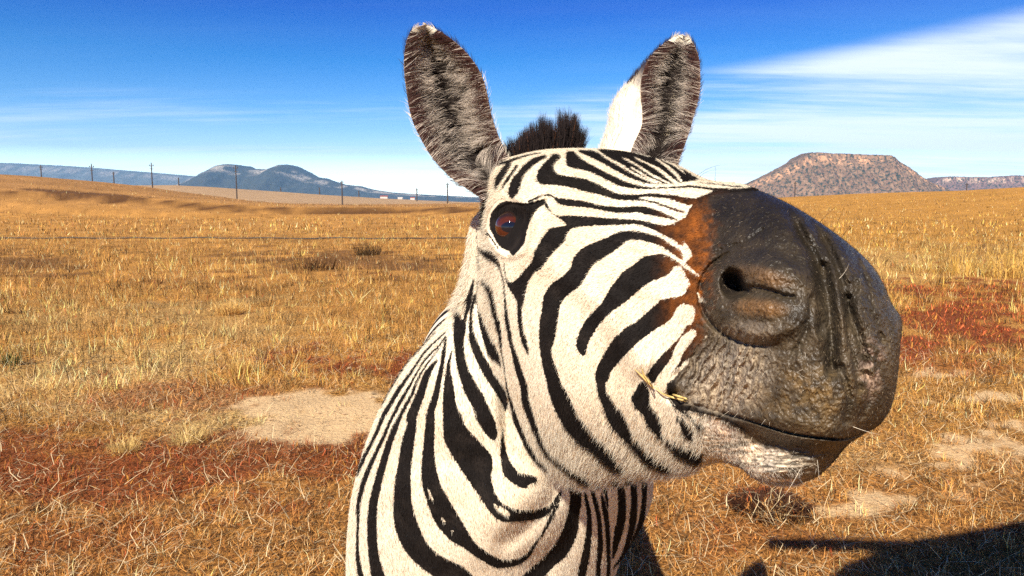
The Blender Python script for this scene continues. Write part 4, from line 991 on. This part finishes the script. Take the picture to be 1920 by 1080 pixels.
# tangled litter lying on the soil, close by
x, y = wedge(88000, 2.4, 7.0, 1.0); soil, red, pale, dk, *_ = zones(x, y)
k = rng.random(len(x)) > soil * .86; x, y = x[k], y[k]; n = len(x)
c, *_ = bcolor(x, y, .45)
allb['straw_litter'].append(blades('s', x, y, rng.uniform(.03, .10, n), rng.uniform(0, 6.28, n), np.clip(rng.normal(.86, .12, n), .3, .995), rng.uniform(.0016, .0034, n), c, 3, lift=rng.uniform(0, .03, n)))
x, y = wedge(8500, 2.4, 8.5, 1.2); n = len(x); c = np.array([0.88, 0.68, 0.38]) * rng.uniform(.6, 1.1, (n, 1))
soil, *_ = zones(x, y); k = rng.random(n) > soil * .8; x, y, c = x[k], y[k], c[k]; n = len(x)
allb['straw_litter'].append(blades('s', x, y, rng.uniform(.10, .24, n), rng.uniform(0, 6.28, n), np.clip(rng.normal(.93, .08, n), .4, .999), rng.uniform(.0022, .0042, n), c, 3, lift=rng.uniform(.01, .045, n)))
for nm, lst in allb.items():
    V = []; F = []; C = []; o_ = 0
    for v_, f_, c_ in lst: V.append(v_); F.append(f_ + o_); C.append(c_); o_ += len(v_)
    ob = mesh_obj(nm, np.concatenate(V), np.concatenate(F), grm, None, False, {'tint': ('FLOAT_COLOR', np.concatenate(C))})
    print(nm, len(ob.data.polygons))
    lab = {'dry_grass': 'golden dry grass growing over the whole field', 'red_ground_weeds': 'low red brown weeds in patches on the field', 'straw_litter': 'tangled pale straw lying on the near ground'}[nm]
    tag(ob, lab, {'dry_grass': 'grass', 'red_ground_weeds': 'weeds', 'straw_litter': 'straw'}[nm], kind='stuff')

# single plants that stand out
def plant(name, px, py, nb, h, col, label, spread=.05, lean=.35, w=.004, cat='plant'):
    x0, y0 = gpt(px, py); n = nb
    a = rng.uniform(0, 6.28, n); rr_ = spread * np.sqrt(rng.random(n)); bx = x0 + rr_ * np.cos(a); by = y0 + rr_ * np.sin(a)
    c = np.array(col) * rng.uniform(.55, 1.3, (n, 1))
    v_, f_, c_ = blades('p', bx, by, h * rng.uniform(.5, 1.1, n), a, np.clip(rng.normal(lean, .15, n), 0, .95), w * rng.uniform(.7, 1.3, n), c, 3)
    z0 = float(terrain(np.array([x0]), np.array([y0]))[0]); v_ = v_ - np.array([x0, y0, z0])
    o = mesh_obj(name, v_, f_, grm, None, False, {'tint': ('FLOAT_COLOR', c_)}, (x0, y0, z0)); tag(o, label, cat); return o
plant('green_tuft', 20, 688, 130, .20, (.07, .09, .025), 'dark green spiky tuft at the left edge of the field', .05, .5, .007)
plant('tall_grass_clump', 1895, 520, 200, .95, (.62, .38, .09), 'tall golden grass clump standing right of the muzzle', .5, .2, .012, 'grass clump')
plant('tall_grass_clump', 1800, 515, 140, .85, (.60, .36, .08), 'golden grass clump between the muzzle and the tallest clump', .6, .25, .012, 'grass clump')
plant('pale_tussock', 235, 850, 240, .16, (.75, .52, .18), 'pale tussock beside the red weeds at lower left', .06, .55, .004, 'tussock')
plant('pale_tussock', 350, 835, 260, .17, (.75, .54, .2), 'pale tussock just left of the bare soil patch', .08, .55, .004, 'tussock')
plant('pale_tussock', 450, 700, 220, .2, (.72, .46, .14), 'bright tussock right behind the bare soil patch', .07, .5, .005, 'tussock')
plant('pale_tussock', 430, 590, 240, .3, (.72, .45, .14), 'round pale tussock in the middle of the left field', .14, .5, .008, 'tussock')
plant('dark_bush', 690, 478, 260, .5, (.10, .055, .02), 'dark dry bush in the field left of the zebra neck', .35, .4, .012, 'bush')
plant('dark_bush', 590, 505, 260, .4, (.12, .06, .022), 'lower dark bush left of the other dark bush', .5, .4, .012, 'bush')
plant('dark_blade_mat', 1445, 955, 1500, .10, (.075, .03, .014), 'dark red brown mat of blades on the ground below the chin', .17, .75, .006, 'weeds')  # low dark red-brown blades over a dark patch of ground

# pebbles and crumbs on the bare soil
x, y = wedge(26000, 2.5, 9.0, 1.1); soil, *_ = zones(x, y); k = rng.random(len(x)) < soil * .55 + .01; x, y = x[k], y[k]; n = len(x)
oct_ = np.array([[1,0,0],[-1,0,0],[0,1,0],[0,-1,0],[0,0,1],[0,0,-1]], float); of_ = np.array([[0,2,4],[2,1,4],[1,3,4],[3,0,4],[2,0,5],[1,2,5],[3,1,5],[0,3,5]])
sz = rng.uniform(.002, .007, n) * (1 + (rng.random(n) < .05) * 2); z = terrain(x, y)
V = np.stack([x, y, z + sz * .3], -1)[:, None] + oct_[None] * (sz[:, None, None] * rng.uniform(.6, 1.4, (n, 6, 1))) * np.array([1.2, 1, .6])
c4 = np.ones((n, 6, 4)); c4[..., :3] = (np.array([.50, .34, .19]) * rng.uniform(.35, 1.5, (n, 1)))[:, None]
tag(mesh_obj('pebbles', V.reshape(-1, 3), (np.arange(n)[:, None, None] * 6 + of_[None]).reshape(-1, 3), grm, None, False, {'tint': ('FLOAT_COLOR', c4.reshape(-1, 4))}), 'small pebbles and crumbs strewn over the bare soil', 'pebbles', kind='stuff')

# black line of pipe lying across the field
pm, t, b = newmat('black_pipe'); b.inputs['Base Color'].default_value = (.02, .018, .016, 1); b.inputs['Roughness'].default_value = .6
path = []
for xx in np.linspace(-34, 3, 60):
    yy = 31.0 + 0.12 * math.sin(xx * .35) ; zz = float(terrain(np.array([xx]), np.array([yy]))[0]); path.append((xx, yy, zz + 0.03 + .015 * math.sin(xx * 2.3)))
Vq, Fq = ribbon_tube(path, [.026, .026], pm, 'x', 8); o = mesh_obj('pipe', Vq - np.array(path[30]), Fq, pm, None, True, None, path[30]); tag(o, 'thin black pipe lying straight across the left field', 'pipe')

# ------------------------------------------------------------------ mesas and mountains
def mountain(name, sky_pts, dist, width_m, base_px, cols, label, seed, bands=None, steep=1.0, cliff=0.0):
    p = np.array(sky_pts, float); nx_, ny_ = 360, 120
    px = np.linspace(p[0, 0], p[-1, 0], nx_); top = np.interp(px, p[:, 0], p[:, 1])
    x = (px - 960) / FPX * dist / CP
    H = (HORIZON - top) / FPX * dist + CAMZ
    yv = np.linspace(-1, 1, ny_)
    XX, YY = np.meshgrid(x, yv, indexing='ij')
    ax = np.abs(YY); fall = np.clip(1 - ax, 0, 1)
    core = sstep(0.0, 0.97, fall)
    gul = fbm(XX / (width_m * .10) + 30, YY * 3 + 30, 4, seed) ; gul2 = fbm(XX / (width_m * .035) + 30, YY * 7 + 30, 3, seed + 5)
    shape = np.clip(core * 1.02 - (0.30 * (gul - .5) + .13 * (gul2 - .5)) * (4 * core * (1 - core)), 0, 1)
    if cliff > 0:
        shape = np.where(shape > 1 - cliff, 1 - cliff * (1 - sstep(1 - cliff, 1 - cliff * .55, shape)), shape)
        shape = shape / shape.max()
    Hm = np.maximum(H, 0)[:, None]
    zz = Hm * shape * (1 - .02 * gul2)
    yy = dist + YY * width_m * (0.25 + .75 * Hm / max(H.max(), 1)) 
    sc = yy / dist
    rel = shape
    c0, c1, c2 = [np.array(c) for c in cols]
    nn_ = fbm(XX / (width_m * .02) + 7, rel * 10 + YY * 6 + 7, 4, seed + 9)[..., None]
    col = c0 * (1 - nn_) * 1.2 + c1 * nn_ * 1.0
    cl = (sstep(.72, .86, rel) * sstep(1.0, .9, rel) * sstep(.42, .6, fbm(XX / (width_m * .05) + 3, rel * 8, 3, seed + 11)))[..., None]
    col = col * (1 - cl) + c2 * cl
    m = mesh_obj(name, np.stack([XX, yy, zz - .5], -1).reshape(-1, 3), grid_faces(nx_, ny_, False), MTM, None, True, {'tint': ('FLOAT_COLOR', np.concatenate([col.reshape(-1, 3), np.ones((nx_ * ny_, 1))], 1))})
    tag(m, label, kind='structure'); return m
MTM, t, b = newmat('mountain_rock')
oc = N(t, 'ShaderNodeTexCoord').outputs['Object']
nn1 = noise(t, 0.022, 8, .7, oc); nn2 = noise(t, 0.09, 4, .7, oc)
L(t, MIX(t, MR(t, nn2, .45, .62), MIX(t, 1.0, attr(t, 'tint', 'Color'), MIX(t, nn1, (.4, .4, .4), (1.8, 1.7, 1.6)), 'MULTIPLY'), (0.035, 0.045, 0.025)), b.inputs['Base Color'])
b.inputs['Roughness'].default_value = 1; b.inputs['Specular IOR Level'].default_value = 0
bp = N(t, 'ShaderNodeBump'); bp.inputs['Strength'].default_value = 1; bp.inputs['Distance'].default_value = 18; L(t, nn1, bp.inputs['Height']); L(t, bp.outputs[0], b.inputs['Normal'])
mountain('twin_mountain', [(325,352),(345,348),(380,338),(400,330),(420,319),(438,312),(452,310),(467,311),(476,316),(492,318),(520,319),(533,315),(543,311),(558,311),(568,316),(585,325),(602,334),(614,334),(630,340),(650,346),(680,349),(700,355),(740,361),(800,365),(860,368),(900,370),(980,376),(1100,381)], 6500, 1500, 380,
         [(.026, .034, .036), (.085, .08, .062), (.50, .44, .36)], 'hazy blue mountain with twin peaks', 201)
mountain('flat_mesa', [(1300,378),(1340,366),(1380,351),(1400,342),(1440,323),(1470,307),(1488,294),(1500,288),(1540,290),(1600,292),(1640,294),(1650,298),(1672,311),(1690,322),(1720,340),(1745,350),(1775,362),(1810,376)], 3000, 300, 380,
         [(.12, .068, .042), (.36, .23, .13), (.60, .33, .17)], 'brown flat topped mesa', 301, cliff=.12)
mountain('long_mesa', [(1640,378),(1690,362),(1722,347),(1736,335),(1750,332),(1800,333),(1850,333),(1868,330),(1900,331),(1920,338),(1960,346),(2050,360),(2200,378)], 4200, 300, 380,
         [(.15, .085, .07), (.26, .16, .12), (.70, .50, .36)], 'long low mesa', 401, cliff=.3)
mountain('distant_ridge', [(-500,330),(-300,316),(-100,308),(0,306),(60,308),(140,312),(200,316),(260,321),(320,326),(380,331),(430,338),(520,350),(620,362),(760,374)], 9500, 1500, 380,
         [(.10, .12, .12), (.14, .14, .12), (.3, .28, .25)], 'pale blue far ridge', 501)

# ------------------------------------------------------------------ power poles, sheds
wm_, t, b = newmat('pole_wood'); L(t, MIX(t, noise(t, 3, 4), (.035, .025, .02), (.09, .065, .05)), b.inputs['Base Color']); b.inputs['Roughness'].default_value = .9
def box(c, s):
    V = np.array([[x, y, z] for x in (-1, 1) for y in (-1, 1) for z in (-1, 1)], float) * np.array(s) / 2 + np.array(c)
    F = np.array([[0, 1, 3, 2], [4, 6, 7, 5], [0, 4, 5, 1], [2, 3, 7, 6], [0, 2, 6, 4], [1, 5, 7, 3]]); return V, F
def boxes(lst):
    V = []; F = []; o_ = 0
    for c, s in lst:
        v_, f_ = box(c, s); V.append(v_); F.append(f_ + o_); o_ += 8
    return np.concatenate(V), np.concatenate(F)
def pole(px, ytop, ybot, label, dist=None):
    # stand it on the land where its foot shows
    hp = 9.0; d = hp * FPX / (ybot - ytop) if dist is None else dist
    x = (px - 960) / FPX * d; y = math.sqrt(max(d * d - 0, 1))
    z = float(terrain(np.array([x]), np.array([y]))[0])
    ztop = CAMZ + (HORIZON - ytop) / FPX * d; zb = min(z, CAMZ + (HORIZON - ybot) / FPX * d); h = ztop - z
    r = empty('power_pole', (x, y, z)); tag(r, label, 'power pole', 'power poles along the left field')
    a_ = np.linspace(0, 2 * math.pi, 10, endpoint=False); wv = max(.16, d * .00095)
    rings = np.array([[(wv * (1 - .35 * k)) * np.cos(a_), (wv * (1 - .35 * k)) * np.sin(a_), 0 * a_ + k * h - .3 * (k == 0)] for k in (0, .5, 1)]).transpose(0, 2, 1).reshape(-1, 3)
    mesh_obj('post', rings, grid_faces(3, 10), wm_, r)
    for pn, cc_, ss_ in [(('crossarm', 'crossarm', 'insulator', 'insulator', 'insulator')[q], *bx_) for q, bx_ in enumerate([((0, 0, h * .93), (h * .13, wv * .7, wv * .6)), ((0, 0, h * .84), (h * .10, wv * .7, wv * .6)), ((-h * .055, 0, h * .95), (wv * .7, wv * .7, h * .04)), ((h * .055, 0, h * .95), (wv * .7, wv * .7, h * .04)), ((0, 0, h * 1.01), (wv * .7, wv * .7, h * .04))])]:
        v_, f_ = box(cc_, ss_); mesh_obj(pn, v_, f_, wm_, r, False)
    pass
def empty(name, loc):
    o = bpy.data.objects.new(name, None); COL.objects.link(o); o.location = loc; return o
for a_ in [(87,312,334,'power pole farthest left on the hill',420),(181,310,337,'second power pole from the left, on the hill crest',330),(221,324,341,'small distant power pole beyond the hill crest, third from the left',600),(292,308,347,'power pole at the right end of the hill crest',215),
           (341,334,348,'tiny power pole beside the left foot of the twin mountain',600),(448,312,375,'power pole in front of the left peak',170),(530,352,368,'short far pole below the saddle of the twin mountain',600),(602,352,372,'short far pole below the right peak',600),
           (644,340,386,'tallest power pole, right of the twin peaks',150),(675,358,380,'short far pole just right of the tallest pole',600),(783,354,384,'thin far pole beside the white sheds',500),(840,344,386,'power pole nearest the zebra neck',160),
           (1486,342,366,'lone pole at the foot of the brown mesa',330),(1805,345,358,'small pole before the long mesa',330)]:
    pole(a_[0], a_[1], a_[2], a_[3], a_[4])
shm, t, b = newmat('shed_wall'); b.inputs['Base Color'].default_value = (.5, .45, .40, 1)
rfm, t, b = newmat('shed_roof'); b.inputs['Base Color'].default_value = (.28, .07, .05, 1)
def shed(px, d, w, h, rm, label):
    x = (px - 960) / FPX * d; z = float(terrain(np.array([x]), np.array([d]))[0]); r = empty('shed', (x, d, z)); tag(r, label, 'shed')
    v_, f_ = box((0, 0, h / 2 - .3), (w, w * .6, h + .6)); mesh_obj('wall', v_, f_, shm, r, False)
    a, c = w * .54, w * .34; V = np.array([[-a, -c, h], [a, -c, h], [a, c, h], [-a, c, h], [-a, 0, h * 1.45], [a, 0, h * 1.45]]) + np.array([0, 0, .003]); 
    mesh_obj('roof', V, [np.array([[0, 1, 5, 4], [2, 3, 4, 5], [0, 3, 2, 1]]), np.array([[0, 4, 3], [1, 2, 5]])], rm, r, False)
shed(722, 620, 6, 1.8, rfm, 'long low shed with a red roof far off left of the zebra'); shed(752, 640, 4, 1.6, shm, 'small white shed right of the red roofed shed'); shed(775, 600, 3.5, 1.5, rfm, 'smallest shed nearest the thin far pole')

# ------------------------------------------------------------------ haze
hm = bpy.data.materials.new('haze_air'); hm.use_nodes = True; t = hm.node_tree; t.nodes.clear()
o_ = N(t, 'ShaderNodeOutputMaterial'); vp = N(t, 'ShaderNodeVolumePrincipled'); vp.inputs['Color'].default_value = (.32, .62, 1, 1); vp.inputs['Density'].default_value = 0.00007
vp.inputs['Anisotropy'].default_value = 0.0
L(t, vp.outputs[0], o_.inputs['Volume'])
v_, f_ = box((0, 3000, 500), (30000, 24000, 1020.0))
v_[:, 2] = np.where(v_[:, 2] < 500, -8, 560)
hz_o = mesh_obj('haze', v_, f_, hm, None, False); tag(hz_o, 'thin blue haze over the plain', 'haze', kind='stuff')

# ------------------------------------------------------------------ unseen roof added beside the camera to cast the shadow at lower right
k_ = 1.0 / math.tan(SUN_EL); ZR = 2.2
dxs, dys = math.sin(SUN_AZ) * k_ * ZR, math.cos(SUN_AZ) * k_ * ZR
edge = [gpt(px, py) for px, py in [(1540,1110),(1580,1072),(1650,1045),(1720,1024),(1800,1008),(1925,985),(2100,965)]]
edge = [(gx_ - dxs, gy_ - dys) for gx_, gy_ in edge]
tong = [gpt(px, py) for px, py in [(1725,1013),(1440,1008),(1440,1016),(1700,1026)]]
tong = [(gx_ - dxs, gy_ - dys) for gx_, gy_ in tong]
xl = max(e_[0] for e_ in edge)
outl = edge + [(xl + 1.2, edge[-1][1]), (xl + 1.2, edge[0][1] - .9), (edge[0][0] + .9, edge[0][1] - .9)]
rmat, t, b = newmat('shade_board'); L(t, MIX(t, noise(t, 6, 4), (.12, .08, .05), (.22, .16, .11)), b.inputs['Base Color']); b.inputs['Roughness'].default_value = .8
def slab(outl, z0, z1):
    n = len(outl); V = np.array([(x, y, z0) for x, y in outl] + [(x, y, z1) for x, y in outl]); F = [np.array([[i, (i + 1) % n, n + (i + 1) % n, n + i] for i in range(n)])]
    return V, F + [np.array([list(range(n))[::-1]]), np.array([list(range(n, 2 * n))])]
sh = empty('shade_caster', (xl, 0, 0)); tag(sh, 'unseen roof added beside the camera to shade the lower right corner', 'shade_caster')
V_, F_ = slab(outl, ZR, ZR + .05); mesh_obj('roof', V_ - np.array([xl, 0, 0]), F_, rmat, sh, False)
V_, F_ = slab(tong, ZR - .06, ZR - .005); mesh_obj('shade_rail', V_ - np.array([xl, 0, 0]), F_, rmat, sh, False)  # strip added to cast the thin tongue of shadow
for qx, qy in [(xl + 1.1, edge[-1][1] - .08), (xl + 1.1, edge[0][1] - .8), (xl + .15, edge[-1][1] - .08)]:
    V_, F_ = box((qx - xl, qy, ZR / 2), (.09, .09, ZR - .004)); mesh_obj('post', V_, F_, rmat, sh, False)
print('roof', edge, xl)
